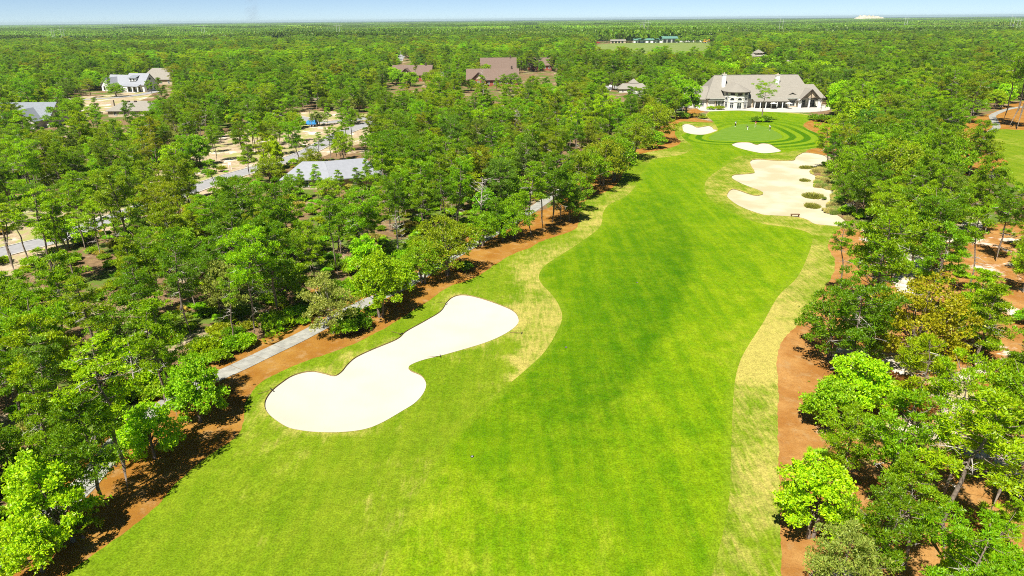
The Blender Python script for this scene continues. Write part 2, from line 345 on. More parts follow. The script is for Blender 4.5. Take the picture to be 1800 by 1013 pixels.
STRAW2 = [(1690, 215), (1740, 200), (1800, 178), (1960, 176), (1960, 232), (1800, 233), (1745, 234), (1737, 250), (1747, 266), (1760, 275), (1776, 285.5), (1760, 296), (1735, 306), (1690, 305), (1690, 262)]
LOT = [(290, 352), (330, 300), (372, 250), (420, 226), (470, 232), (510, 203), (560, 196), (640, 200), (668, 215), (655, 245), (600, 262), (545, 284), (480, 296), (410, 326), (330, 352)]
LOT2 = [(-60, 392), (0, 372), (120, 372), (240, 362), (300, 340), (330, 352), (240, 392), (120, 436), (40, 480), (-60, 490)]
LOT3 = [(98, 178), (200, 166), (262, 160), (262, 170), (190, 198), (130, 202)]
LOT4 = [(270, 312), (372, 246), (395, 262), (330, 345), (270, 352)]
WATER = [(-160, 255), (-20, 266), (10, 272), (24, 284), (24, 300), (10, 318), (-160, 330)]
FIELD = [(1046, 90), (1050, 79), (1118, 75.5), (1190, 74.5), (1246, 74), (1248, 92), (1150, 96), (1070, 99)]
PATIO = [(1226, 191), (1240, 196), (1300, 194.5), (1340, 196.5), (1400, 198), (1446, 196), (1460, 192), (1448, 185), (1226, 184)]

REG = []      # label, polygon, priority increases down the list
def ragged(p):
    out = p.copy()
    for i, (x, y) in enumerate(p):
        k = 0.5 + y / 140.0; a = noise.noise_vector(Vector((x * 0.45, y * 0.45, 3.0))); b = noise.noise_vector(Vector((x * 1.7, y * 1.7, 8.0)))
        out[i] = (x + k * (0.13 * a.x + 0.14 * b.x), y + k * (0.13 * a.y + 0.14 * b.y))
    return out
def reg(label, px, smooth=True, step=5.0):
    p = world(px, True, step, smooth)
    REG.append((label, p if label[:2] == 'b_' or label in ('green', 'fairway', 'water') else ragged(p)))
reg('lot', LOT); reg('lot', LOT2); reg('lot', LOT3); reg('lot', LOT4)
reg('straw', smooth_px(STRAW_L, True), False); reg('straw_sandy', smooth_px(STRAW_R, True), False); reg('straw_r', smooth_px(ROUGH_R[::-1], False) + smooth_px([(1500, 404), (1508, 450), (1496, 500), (1480, 560), (1460, 620), (1442, 680), (1432, 760), (1432, 850), (1426, 950), (1420, 1090), (1420, 1400)], False), False); reg('straw', STRAW_G); reg('straw', STRAW2)
for q in SAND_P: reg('white_sand', q)
ROUGH = ROUGH_L + ROUGH_TOP + ROUGH_R0 + ROUGH_R[1:]
reg('rough', ROUGH); reg('rough2', ROUGH2)
reg('fairway', FAIR); reg('green', GREEN)
reg('b_near', B_NEAR, True, 4); reg('b_left', B_LEFT, True, 3); reg('b_front', B_FRONT, True, 3); reg('b_big', B_BIG, True, 3)
reg('water', WATER); reg('field', FIELD)
POLY = {}
for l, p in REG: POLY.setdefault(l, []).append(p)

def inside(poly, x, y):
    x = np.atleast_1d(x); y = np.atleast_1d(y); r = np.zeros(len(x), bool)
    x0, y0 = poly[:, 0], poly[:, 1]; x1, y1 = np.roll(x0, -1), np.roll(y0, -1)
    for a, b, c, d in zip(x0, y0, x1, y1):
        if b == d: continue
        k = (y >= min(b, d)) & (y < max(b, d)); r ^= k & (x < (c - a) * (y - b) / (d - b) + a)
    return r
def dist_poly(poly, x, y, closed=True):
    x = np.atleast_1d(x).astype(float); y = np.atleast_1d(y).astype(float); best = np.full(len(x), 1e9)
    n = len(poly)
    for i in range(n if closed else n - 1):
        a = poly[i]; b = poly[(i + 1) % n]; d = b - a; L = d @ d
        if L < 1e-12: continue
        u = np.clip(((x - a[0]) * d[0] + (y - a[1]) * d[1]) / L, 0, 1)
        best = np.minimum(best, (x - a[0] - u * d[0]) ** 2 + (y - a[1] - u * d[1]) ** 2)
    return np.sqrt(best)
def region_at(x, y):
    r = np.zeros(len(x), int) - 1
    for i, (l, p) in enumerate(REG): r[inside(p, x, y)] = i
    return r

# ------------------------------------------------------------------ the ground: one sheet cut along the outlines
verts, edges = [], []
for l, p in REG:
    i = len(verts); verts += [tuple(q) for q in p]; n = len(p); edges += [(i + k, i + (k + 1) % n) for k in range(n)]
gx, gy = [], []
Y = 14.0
while Y < 1250:
    stp = max(0.7, 0.022 * Y); half = Y * 0.86 + 45
    xs = np.arange(-half, half, stp); gx.append(xs + rng.uniform(-.2, .2, len(xs)) * stp); gy.append(np.full(len(xs), Y) + rng.uniform(-.2, .2, len(xs)) * stp)
    Y += stp
gx = np.concatenate(gx); gy = np.concatenate(gy)
ri = region_at(gx, gy)
keep = (ri >= 0) | (rng.random(len(gx)) < 0.3)
gx, gy = gx[keep], gy[keep]
verts += list(zip(gx.tolist(), gy.tolist()))
res = delaunay_2d_cdt([Vector(v) for v in verts], edges, [], 0, 1e-4)
gv = np.array([tuple(v) for v in res[0]]); gf = np.array([tuple(f) for f in res[2]], int)
cen = gv[gf].mean(1); lab = region_at(cen[:, 0], cen[:, 1])
a2 = gv[gf[:, 1]] - gv[gf[:, 0]]; b2 = gv[gf[:, 2]] - gv[gf[:, 0]]
flip = (a2[:, 0] * b2[:, 1] - a2[:, 1] * b2[:, 0]) < 0
gf[flip] = gf[flip][:, ::-1]
gz = hgt(gv[:, 0], gv[:, 1])
lname = np.array([l for l, p in REG] + ['floor'])[lab]
MOW = world([(1100, 1090), (1075, 900), (1085, 720), (1140, 640), (1185, 560), (1208, 500), (1216, 430), (1190, 370), (1165, 330), (1150, 300)], False, 8)
LIP = 0.13
def add_attr(me, name, vals):
    a = me.attributes.new(name, 'FLOAT', 'POINT'); a.data.foreach_set('value', np.asarray(vals, dtype=np.float32))
def ground_obj(name, labels, mat, kind='structure', polys=None, drop=None, label=None):
    k = np.isin(lname, labels); f = gf[k]; used, inv = np.unique(f, return_inverse=True); f = inv.reshape(-1, 3)
    v = np.column_stack([gv[used], gz[used]])
    if drop is not None:
        d = dist_poly(drop, v[:, 0], v[:, 1]); u = np.clip(d / 2.2, 0, 1)
        v[:, 2] -= LIP + 0.35 * u * u * (3 - 2 * u)
    me = mesh_np(name, v, f, mat, True)
    o = link(name, me); o['kind'] = kind
    if label: o['label'] = label
    return o, v
o, v = ground_obj('woodland_ground', ['floor'], M['floor'], label='leaf littered sandy ground under the woods')
o, v = ground_obj('cleared_lot', ['lot'], M['lot'], label='pale sandy building lots cleared beside the neighbourhood road')
o, v = ground_obj('pine_straw', ['straw'], M['straw'], label='orange pine straw strip along the cart path and round the green')
o, v = ground_obj('pine_straw', ['straw_sandy'], M['straw_sandy'], label='orange pine straw floor under the trees right of the fairway')
o, v = ground_obj('pine_straw', ['straw_r'], M['straw_pale'], label='pale orange pine straw strip along the right edge of the rough')
o, v = ground_obj('sandy_ground', ['white_sand'], M['white_sand'], label='white sand patches showing between the trees right of the fairway')
o, v = ground_obj('rough_grass', ['rough'], M['rough'], label='pale dry rough grass framing the fairway')
b_all = [POLY['b_near'][0], POLY['b_left'][0], POLY['b_front'][0], POLY['b_big'][0]]
db = np.min([dist_poly(b, v[:, 0], v[:, 1]) for b in b_all], axis=0)
dfo = dist_poly(POLY['fairway'][0], v[:, 0], v[:, 1])
add_attr(o.data, 'edge', np.clip(1 - db / 1.6, 0, 1) * 0.5 + np.clip(1 - dfo / 4.0, 0, 1) * 0.22 * np.clip((v[:, 1] - 52) / 14, 0, 1) + np.where(v[:, 0] > 0, 0.80 * np.clip((118 - v[:, 1]) / 30, 0.45, 1), 0.0))
o, v = ground_obj('rough_grass', ['rough2'], M['rough'], label='pale rough grass of the neighbouring hole')
o, v = ground_obj('fairway', ['fairway'], M['fairway'], label='mown green fairway running up to the striped apron of the green')
dg = dist_poly(POLY['green'][0], v[:, 0], v[:, 1]); add_attr(o.data, 'dgreen', dg)
fe = dist_poly(POLY['fairway'][0], v[:, 0], v[:, 1])
add_attr(o.data, 'rim', np.clip(1 - fe / 1.4, 0, 1) * np.where(dg < 22, 0.2, 1.0))
add_attr(o.data, 'edge', np.clip((62 - v[:, 1]) / 40, 0, 1) * 0.55)
gc = POLY['green'][0].mean(0)
ringm = np.clip((v[:, 1] - (gc[1] - 34)) / 10, 0, 1) * np.clip((gc[1] + 30 - v[:, 1]) / 25, 0.25, 1) * np.where(v[:, 0] > gc[0] - 8, 1.0, np.clip(1 - (dg - 6) / 3, 0, 1))
add_attr(o.data, 'ring', ringm)
# which half of the fairway: left of the mowing line is the darker grain
j = np.argmin(((v[:, None, :2] - MOW[None, ::3]) ** 2).sum(2), axis=1) * 3
tg = np.gradient(MOW, axis=0)[j]; rel = v[:, :2] - MOW[j]
side = tg[:, 0] * rel[:, 1] - tg[:, 1] * rel[:, 0]
side /= np.linalg.norm(tg, axis=1)
dm = side
mowv = np.clip(dm / 0.8 + 0.5, 0, 1) * (0.42 + 0.58 * np.exp(-np.clip(dm, 0, 60) / 9.0)) * np.clip((v[:, 1] - 44) / 18, 0, 1) * np.clip((175 - v[:, 1]) / 70, 0, 1)
mowv = np.maximum(mowv, 0.55 * np.clip(1 - fe / 7, 0, 1) * (v[:, 0] < 14) * np.clip((v[:, 1] - 45) / 10, 0, 1) * np.clip((130 - v[:, 1]) / 40, 0, 1))
add_attr(o.data, 'mow', mowv)
o, v = ground_obj('putting_green', ['green'], M['green'], label='smooth pale putting green where the golfers stand')
for l, nm, mt, tx in (('b_near', 'sand_bunker', 'sand', 'long white sand bunker beside the cart path'), ('b_left', 'sand_bunker', 'sand', 'small white bunker left of the putting green'),
                      ('b_front', 'sand_bunker', 'sand', 'white bunker in front of the putting green'), ('b_big', 'sand_bunker', 'sand_warm', 'large cream waste bunker right of the fairway')):
    o, v = ground_obj(nm, [l], M[mt], drop=POLY[l][0], label=tx)
    p = POLY[l][0]; z = hgt(p[:, 0], p[:, 1]); n = len(p)
    vv = np.concatenate([np.column_stack([p, z + 0.03]), np.column_stack([p, z - LIP - 0.02])])
    i = np.arange(n); jn = (i + 1) % n
    lip = link('bunker_lip', mesh_np('bunker_lip', vv, np.column_stack([i, jn, jn + n, i + n]), M['lip']), o)
o, v = ground_obj('pond_water', ['water'], M['water'], label='dark pond water at the left edge')
o, v = ground_obj('playing_field', ['field'], M['field'], label='open grass field in front of the long low building')
# the plain beyond
n = 48; ang = np.linspace(0, 2 * math.pi, n, endpoint=False)
vv = [(0, 0, -1.2)] + [(r * math.cos(a), r * math.sin(a), -1.2) for r in (600, 2500, 9000, 24000) for a in ang]
ff = [(0, 1 + k, 1 + (k + 1) % n) for k in range(n)]
me = bpy.data.meshes.new('distant_ground'); q = []
for r in range(3):
    q += [(1 + r * n + k, 1 + (r + 1) * n + k, 1 + (r + 1) * n + (k + 1) % n, 1 + r * n + (k + 1) % n) for k in range(n)]
me.from_pydata(vv, [], ff + q); me.materials.append(M['far_ground'])
tag(link('distant_ground', me), 'flat wooded plain reaching the horizon', kind='structure')

# ------------------------------------------------------------------ path, roads
def resample(P, step):
    seg = np.linalg.norm(np.diff(P, axis=0), axis=1); s_ = np.concatenate([[0], np.cumsum(seg)]); k = max(2, int(s_[-1] / step) + 1)
    u = np.linspace(0, s_[-1], k); return np.column_stack([np.interp(u, s_, P[:, 0]), np.interp(u, s_, P[:, 1])])
def normals(P):
    t_ = np.gradient(P, axis=0); t_ /= np.linalg.norm(t_, axis=1)[:, None]; return np.column_stack([-t_[:, 1], t_[:, 0]])
def ribbon(P, w, z, thick, name, mat, parent=None, N=None):
    N = normals(P) if N is None else N; a = P + N * w / 2; b = P - N * w / 2; n = len(P)
    za = hgt(a[:, 0], a[:, 1]) + z; zb = hgt(b[:, 0], b[:, 1]) + z
    v = np.concatenate([np.column_stack([a, za]), np.column_stack([b, zb]), np.column_stack([a, za - thick]), np.column_stack([b, zb - thick])])
    i = np.arange(n - 1)
    f = np.concatenate([np.column_stack([i, n + i, n + i + 1, i + 1]), np.column_stack([i, i + 1, 2 * n + i + 1, 2 * n + i]), np.column_stack([n + i + 1, n + i, 3 * n + i, 3 * n + i + 1]),
                        [[0, 2 * n, 3 * n, n]], [[n - 1, 2 * n - 1, 4 * n - 1, 3 * n - 1]]])
    return link(name, mesh_np(name, v, f, mat), parent)
PATH_PX = [(-60, 1030), (0, 975), (60, 925), (100, 893), (134, 868), (165, 832), (188, 805), (210, 775), (250, 742), (300, 706), (360, 672), (414, 648), (470, 621), (530, 592), (584, 563), (633, 537), (700, 508), (740, 485), (774, 464), (820, 437), (868, 410), (925, 376), (980, 338), (1020, 312), (1058, 292), (1086, 280), (1104, 265), (1116, 250), (1128, 238), (1150, 226)]
PATH2_PX = [(1741, 232), (1752, 224), (1748, 212), (1744, 204), (1755, 198), (1772, 192), (1800, 188), (1850, 184)]
PATHS = []
for nm, px, lab_ in (('cart_path', PATH_PX, 'pale concrete cart path between the pine straw and the woods'), ('cart_path', PATH2_PX, 'pale cart path at the right edge of the next hole')):
    P = resample(world(px, False, 8), 0.75); PATHS.append(P)
    root = tag(empty(nm), lab_, kind='structure')
    k = 4 if px is PATH_PX else 6
    NP = normals(P)
    for i in range(0, len(P) - 1, k):
        seg = P[i:i + k + 1].copy(); nn = NP[i:i + k + 1]
        if len(seg) < 2: continue
        d = seg[-1] - seg[-2]; seg[-1] -= d / np.linalg.norm(d) * 0.08
        ribbon(seg, 2.35, 0.05, 0.12, 'slab', M['concrete'], root, nn)
ROADS = []
for px, w in (([(-90, 470), (-40, 456), (0, 445), (60, 430), (107, 418), (173, 394), (235, 372), (300, 348), (350, 329), (403, 311), (441, 300), (490, 286), (526, 274), (552, 262), (575, 249), (605, 233), (650, 217), (700, 204)], 5.6),
              ([(440, 196), (490, 201), (521, 206), (545, 211), (570, 216), (600, 213), (640, 209), (690, 200)], 5.0), ([(130, 176), (190, 173), (240, 168), (280, 160)], 5.0), ([(700, 108), (706, 98), (712, 88), (716, 82)], 7.0), ([(1060, 160), (1072, 152), (1100, 158), (1125, 165), (1140, 172)], 7.0)):
    P = resample(world(px, False, 8), 2.0); ROADS.append(P)
    r = tag(ribbon(P, w, 0.05, 0.1, 'road', M['asphalt']), kind='structure')
    N = normals(P)
    for sgn in (1, -1):
        ribbon(P + N * sgn * (w / 2 + 0.2), 0.36, 0.13, 0.2, 'kerb', M['kerb'], r)
ROADS[0] = ROADS[0]
p = world(PATIO, True, 6); mb = MB(); mb.slab([(a[0], a[1], float(hgt(a[0], a[1])) + 0.12) for a in p[::-1]] if False else [(a[0], a[1], 0.12) for a in p], 0.4)
tag(mb.build('patio', M['kerb']), 'pale paved terrace along the front of the clubhouse', kind='structure')

# ================================================================== buildings
M['stucco'] = simple('cream_stucco', (0.62, 0.59, 0.52), 0.85, 0.2, 0.06, 1.2, 0.1)
M['white_paint'] = simple('white_painted_boards', (0.80, 0.80, 0.77), 0.7, 0.3, 0.05, 2.0, 0.1)
M['shingle'] = simple('taupe_shingle_roof', (0.245, 0.225, 0.188), 0.85, 0.2, 0.10, 1.6, 0.35)
M['shingle_grey'] = simple('grey_shingle_roof', (0.19, 0.21, 0.23), 0.8, 0.25, 0.12, 1.6, 0.35)
M['shingle_pale'] = simple('pale_grey_metal_roof', (0.25, 0.26, 0.285), 0.6, 0.35, 0.08, 1.2, 0.2)
M['shingle_brown'] = simple('brown_shingle_roof', (0.165, 0.115, 0.088), 0.85, 0.2, 0.12, 1.6, 0.35)
M['red_wall'] = simple('red_brown_board_wall', (0.30, 0.085, 0.055), 0.8, 0.2, 0.15, 2.0, 0.2)
M['timber'] = simple('dark_brown_timber', (0.075, 0.055, 0.042), 0.8, 0.2, 0.25, 3.0, 0.2)
M['trim'] = simple('grey_green_trim', (0.42, 0.43, 0.38), 0.7, 0.3, 0.08, 2.0, 0.1)
M['tan_wall'] = simple('tan_stucco_wall', (0.50, 0.40, 0.28), 0.85, 0.2, 0.1, 1.5, 0.15)
M['green_roof'] = simple('green_metal_roof', (0.10, 0.22, 0.17), 0.5, 0.4, 0.1, 1.0, 0.1)
t = NT('dark_window_glass'); t.principled((0.02, 0.025, 0.03), 0.08, 0.6); M['glass'] = t.m

def seam_roof(mb, pts, t=0.16): mb.slab(pts, t)

def window(parent, x, y, z, w, h, axis='y', face=-1, frame='white_paint', mull=1, arch=False):
    """a framed window whose face looks along axis*face; x, y, z is the centre of its sill line on the wall"""
    def P(u, d, q):      # u along the wall, d outwards
        return (x + u, y + face * d, z + q) if axis == 'y' else (x + face * d, y + u, z + q)
    def bx(mb, u0, u1, d0, d1, q0, q1):
        a, b = P(u0, d0, q0), P(u1, d1, q1)
        mb.box(min(a[0], b[0]), max(a[0], b[0]), min(a[1], b[1]), max(a[1], b[1]), min(a[2], b[2]), max(a[2], b[2]))
    fr = MB(); e = 0.09
    bx(fr, -w / 2, -w / 2 + e, 0.0, 0.10, 0, h); bx(fr, w / 2 - e, w / 2, 0.0, 0.10, 0, h)
    bx(fr, -w / 2 + e, w / 2 - e, 0.0, 0.10, 0, e); bx(fr, -w / 2 + e, w / 2 - e, 0.0, 0.10, h - e, h)
    for k in range(mull):
        u = -w / 2 + w * (k + 1) / (mull + 1); bx(fr, u - 0.04, u + 0.04, 0.0, 0.085, e, h - e)
    if h > 1.4: bx(fr, -w / 2 + e, w / 2 - e, 0.0, 0.08, h * 0.62, h * 0.62 + 0.06)
    if arch:
        n = 8
        for k in range(n):
            t0, t1 = math.pi * k / n, math.pi * (k + 1) / n
            fr.bar(P(w / 2 * math.cos(t0), 0.05, h + w / 2 * math.sin(t0)), P(w / 2 * math.cos(t1), 0.05, h + w / 2 * math.sin(t1)), 0.07, n=4)
    f = fr.build('window', M[frame], parent)
    g = MB(); bx(g, -w / 2 + e, w / 2 - e, 0.01, 0.04, e, h - e)
    if arch:
        n = 10
        g.poly([P(w / 2 * 0.97 * math.cos(math.pi * k / n), 0.035, h + w / 2 * 0.97 * math.sin(math.pi * k / n)) for k in range(n + 1)])
    g.build('pane', M['glass'], f)
    return f

def gable(parent, x0, x1, y0, y1, ze, zr, along='x', over=0.5, mat='shingle', name='roof', hip0=0.0, hip1=0.0, t=0.18):
    """pitched roof over a rectangle; ridge along x or y; hip0/hip1 pull the ridge in at each end"""
    mb = MB()
    X0, X1, Y0, Y1 = x0 - over, x1 + over, y0 - over, y1 + over
    if along == 'x':
        ym = (y0 + y1) / 2; k = (zr - ze) / ((y1 - y0) / 2); z = ze - over * k
        A, B = (X0 + hip0, ym, zr), (X1 - hip1, ym, zr)
        mb.slab([(X0, Y0, z), (X1, Y0, z), B, A], t); mb.slab([(X1, Y1, z), (X0, Y1, z), A, B], t)
        if hip0: mb.slab([(X0, Y1, z), (X0, Y0, z), A], t)
        if hip1: mb.slab([(X1, Y0, z), (X1, Y1, z), B], t)
    else:
        xm = (x0 + x1) / 2; k = (zr - ze) / ((x1 - x0) / 2); z = ze - over * k
        A, B = (xm, Y0 + hip0, zr), (xm, Y1 - hip1, zr)
        mb.slab([(X0, Y1, z), (X0, Y0, z), A, B], t); mb.slab([(X1, Y0, z), (X1, Y1, z), B, A], t)
        if hip0: mb.slab([(X0, Y0, z), (X1, Y0, z), A], t)
        if hip1: mb.slab([(X1, Y1, z), (X0, Y1, z), B], t)
    return mb.build(name, M[mat], parent)
def wall_gable(parent, x0, x1, y0, y1, z0, ze, zr, along='x', mat='stucco', hip0=False, hip1=False):
    mb = MB(); mb.box(x0, x1, y0, y1, z0, ze)
    zr -= 0.2
    if along == 'x':
        ym = (y0 + y1) / 2
        if not hip0: mb.poly([(x0, y1, ze), (x0, y0, ze), (x0, ym, zr)])
        if not hip1: mb.poly([(x1, y0, ze), (x1, y1, ze), (x1, ym, zr)])
    else:
        xm = (x0 + x1) / 2
        if not hip0: mb.poly([(x0, y0, ze), (x1, y0, ze), (xm, y0, zr)])
        if not hip1: mb.poly([(x1, y1, ze), (x0, y1, ze), (xm, y1, zr)])
    return mb.build('wall', M[mat], parent)

# ---- clubhouse: local x along the front (0 = its left corner), y into the building, z up
ax, ay = ground(1228, 190.5); bx_, by_ = ground(1445, 189.0)
ch = empty('clubhouse', (ax, ay, 0.1), 0.0)
tag(ch, 'large cream clubhouse with long taupe roof, turret and two chimneys behind the putting green', 'building')
PPM = 217.0 / (bx_ - ax)                    # photo pixels per metre at its front
def LX(px): return (px - 1228.0) / PPM
W_ = LX(1445)
# main body and roof
x0, x1 = LX(1243), LX(1424)
wl = MB(); wl.box(x0, x1, 0.6, 19.4, 0, 4.3)
wl.build('wall', M['stucco'], ch)
rf = MB(); ridge = 12.6; e = 3.95
A, B = (LX(1262), 10, ridge), (LX(1411), 10, ridge)
rf.slab([(x0 - 0.8, -0.4, e), (x1 + 0.9, -0.4, e), B, A], 0.25)
rf.slab([(x1 + 0.9, 20.4, e), (x0 - 0.8, 20.4, e), A, B], 0.25)
rf.slab([(x0 - 0.8, 20.4, e), (x0 - 0.8, -0.4, e), A], 0.25)
rf.slab([(x1 + 0.9, -0.4, e), (x1 + 0.9, 20.4, e), B], 0.25)
main_roof = rf.build('roof', M['shingle'], ch)
MB().box(LX(1262), LX(1411), 9.85, 10.15, ridge + 0.0, ridge + 0.12).build('ridge_cap', M['shingle'], main_roof)
gb = MB(); gb.box(x0 + 0.6, x1 - 0.6, -0.52, -0.40, e - 0.32, e - 0.02).build('gutter', M['trim'], main_roof)
gl = MB(); gl.slab([(LX(1256), 8.2, 9.4), (LX(1262.5), 8.6, 10.6), (LX(1262.5), 10.6, 12.0), (LX(1258), 10.8, 10.4)], 0.2); gl.build('gablet', M['trim'], main_roof)
for px in (1243, 1257, 1278, 1322, 1383, 1401): MB().box(LX(px) - 0.22, LX(px) + 0.22, 0.42, 0.6, 0, 3.6).build('pilaster', M['tan_wall'], ch)
MB().box(x0, x1, 0.5, 0.6, 0, 0.55).build('plinth', M['tan_wall'], ch)
# left wing
gable(ch, LX(1196), LX(1246), 1.2, 12, 4.0, 8.3, 'x', 0.6, 'shingle', 'roof', hip0=3.0)
MB().box(LX(1198), x0 + 0.02, 1.4, 11.8, 0, 4.1).build('wall', M['stucco'], ch)
# right wing
gable(ch, x1 - 1, LX(1452), 4.0, 15, 4.0, 8.6, 'x', 0.6, 'shingle', 'roof', hip1=3.5)
MB().box(x1 + 0.02, LX(1450), 4.2, 14.8, 0, 4.1).build('wall', M['stucco'], ch)
# turret: half octagon bay of two storeys
tc, tw = LX(1292), 4.95
def octa(r, z, cy=-0.2): return [(tc + r * math.cos(a), cy + r * math.sin(a), z) for a in [math.radians(q) for q in (180, 216, 252, 288, 324, 360)]]
tu = MB(); lo, hi = octa(tw, 0), octa(tw, 7.3)
for k in range(5): tu.poly([lo[k], lo[k + 1], hi[k + 1], hi[k]])
tu.poly([lo[5], (tc + tw, 6, 0), (tc + tw, 6, 7.3), hi[5]]); tu.poly([(tc - tw, 6, 0), lo[0], hi[0], (tc - tw, 6, 7.3)])
tur = tu.build('turret', M['stucco'], ch)
rt = MB(); eo = octa(tw + 0.9, 6.95); apex = (tc, 1.0, 9.9); back = (tc, 9.0, 10.3)
for k in range(5): rt.slab([eo[k], eo[k + 1], apex], 0.15)
rt.slab([eo[5], (tc + tw + 0.9, 6.5, 7.4), back, apex], 0.15); rt.slab([(tc - tw - 0.9, 6.5, 7.4), eo[0], apex, back], 0.15)
rt.build('roof', M['shingle'], tur)
ev = MB()
for k in range(5):
    a, b = octa(tw + 0.72, 6.62)[k], octa(tw + 0.72, 6.62)[k + 1]; ev.bar(a, b, 0.16, n=4)
ev.build('eave', M['timber'], tur)
for z in (4.75, 3.0):
    bd = MB()
    for k in range(5):
        a, b = octa(tw + 0.08, z)[k], octa(tw + 0.08, z)[k + 1]; bd.bar(a, b, 0.12, n=4)
    bd.build('band', M['white_paint'], tur)
def facet_window(k, z, w, h, arch=False, mull=1, u=0.5):
    a, b = Vector(octa(tw, z)[k]), Vector(octa(tw, z)[k + 1]); c = a.lerp(b, u); d = (b - a).normalized(); nrm = Vector((d.y, -d.x, 0))
    f = window(tur, 0, 0, 0, w, h, 'y', -1, 'white_paint', mull, arch)
    f.location = c + nrm * 0.02; f.rotation_euler = (0, 0, math.atan2(d.y, d.x))
for k in range(5):
    facet_window(k, 5.35, 2.1, 1.35, False, 0)
    facet_window(k, 3.3, 2.0, 0.3, True, 0)
    if k in (0, 1, 3, 4): facet_window(k, 0.35, 1.6, 2.4, False, 1)
dr = MB(); fw_ = octa(tw, 0)
f = window(tur, 0, 0, 0, 1.9, 2.5, 'y', -1, 'white_paint', 1); f.name = 'door'
a, b = Vector(octa(tw, 0.12)[2]), Vector(octa(tw, 0.12)[3]); d = (b - a).normalized(); f.location = a.lerp(b, 0.5) + Vector((d.y, -d.x, 0)) * 0.02; f.rotation_euler = (0, 0, math.atan2(d.y, d.x))
# chimneys
for cpx, cy, zb, zt in ((1273.5, 5.0, 6.0, 13.2), (1369.5, 6.2, 7.2, 12.6)):
    c = MB(); c.box(LX(cpx) - 0.75, LX(cpx) + 0.75, cy - 0.55, cy + 0.75, zb, zt); o = c.build('chimney', M['white_paint'], ch)
    MB().box(LX(cpx) - 0.95, LX(cpx) + 0.95, cy - 0.75, cy + 0.95, zt, zt + 0.22).build('cap', M['stucco'], o)
    MB().bar((LX(cpx), cy, zt + 0.22), (LX(cpx), cy, zt + 0.85), 0.28, n=8).build('flue', M['tan_wall'], o)
# right front gable pavilion
gc_, gw, gd = LX(1417), 4.3, 6.0
z_e, z_r = 3.5, 7.7
pv = gable(ch, gc_ - gw, gc_ + gw, -3.0, gd, z_e, z_r, 'y', 0.55, 'shingle', 'gable_roof', t=0.22)
g = MB()
for s_ in (-1, 1):
    g.bar((gc_, -3.62, z_r - 0.12), (gc_ + s_ * (gw + 0.5), -3.62, z_e - 0.6), 0.2, n=4)
    g.bar((gc_ + s_ * 2.2, -3.3, 5.2), (gc_ + s_ * 1.1, -3.3, 4.15), 0.13, n=4)
g.bar((gc_ - 2.9, -3.3, 4.1), (gc_ + 2.9, -3.3, 4.1), 0.16, n=4); g.bar((gc_, -3.3, 4.1), (gc_, -3.3, 7.1), 0.13, n=4)
g.build('timber_truss', M['timber'], pv)
g = MB(); g.poly([(gc_ - 3.3, -2.9, 4.1), (gc_ + 3.3, -2.9, 4.1), (gc_, -2.9, 7.1)]); g.build('gable_panel', M['tan_wall'], pv)
for u in (-gw + 0.2, gw - 0.2, -0.2):
    MB().box(gc_ + u - (0.55 if abs(u) > 1 else 0.2), gc_ + u + (0.55 if abs(u) > 1 else 0.2), -3.0, -2.1, 0, 3.6 if abs(u) > 1 else 3.95).build('column', M['white_paint'], ch)
window(ch, gc_ - 2.0, 0.55, 0.1, 3.0, 2.9, 'y', -1, 'trim', 2); window(ch, gc_ + 1.9, 0.55, 0.1, 2.8, 2.9, 'y', -1, 'trim', 2)
# porch with posts between the turret and the gable
px0, px1 = LX(1320), LX(1380)
pr = MB(); pr.slab([(px0, -3.6, 2.95), (px1, -3.6, 2.95), (px1, 0.2, 4.0), (px0, 0.2, 4.0)], 0.16); prf = pr.build('porch_roof', M['shingle'], ch)
MB().box(px0 + 0.05, px1 - 0.05, -3.5, -3.3, 2.5, 2.78).build('beam', M['timber'], prf)
for k in range(7):
    u = px0 + 0.3 + (px1 - px0 - 0.6) * k / 6
    MB().box(u - 0.14, u + 0.14, -3.52, -3.24, 0, 2.5).build('post', M['white_paint'], ch)
for px in (1332, 1340, 1349, 1358, 1367, 1376): window(ch, LX(px), 0.58, 0.15, 1.75, 2.6, 'y', -1, 'trim', 1)
window(ch, LX(1392), 0.58, 0.5, 2.1, 2.3, 'y', -1, 'trim', 2)
for px in (1258, 1264, 1270): window(ch, LX(px), 0.58, 0.15, 1.15, 2.6, 'y', -1, 'trim', 1)
window(ch, LX(1235), 1.38, 0.7, 1.5, 1.9, 'y', -1, 'white_paint', 1); window(ch, LX(1222), 1.38, 0.7, 1.5, 1.9, 'y', -1, 'white_paint', 1)
MB().box(LX(1244), LX(1275), -0.25, 0.58, 3.0, 3.15).build('awning', M['trim'], ch)
# low dormer over the porch
dg_ = gable(ch, LX(1383), LX(1399), 1.2, 5, 5.0, 6.1, 'y', 0.4, 'shingle', 'dormer_roof'); MB().box(LX(1384), LX(1398), 1.4, 5, 3.6, 5.0).build('wall', M['stucco'], dg_)

# ---- houses half hidden in the trees
def place_house(name, label, pxb, pyb, rz=0.0, z=0.0):
    x, y = ground(pxb, pyb); o = empty(name, (x, y, z - 0.1), rz); tag(o, label, 'house'); return o
def H_scale(py):       # metres per photo pixel across, at ground row py
    x0, y0 = ground(900, py); x1, _ = ground(910, py); return (x1 - x0) / 10
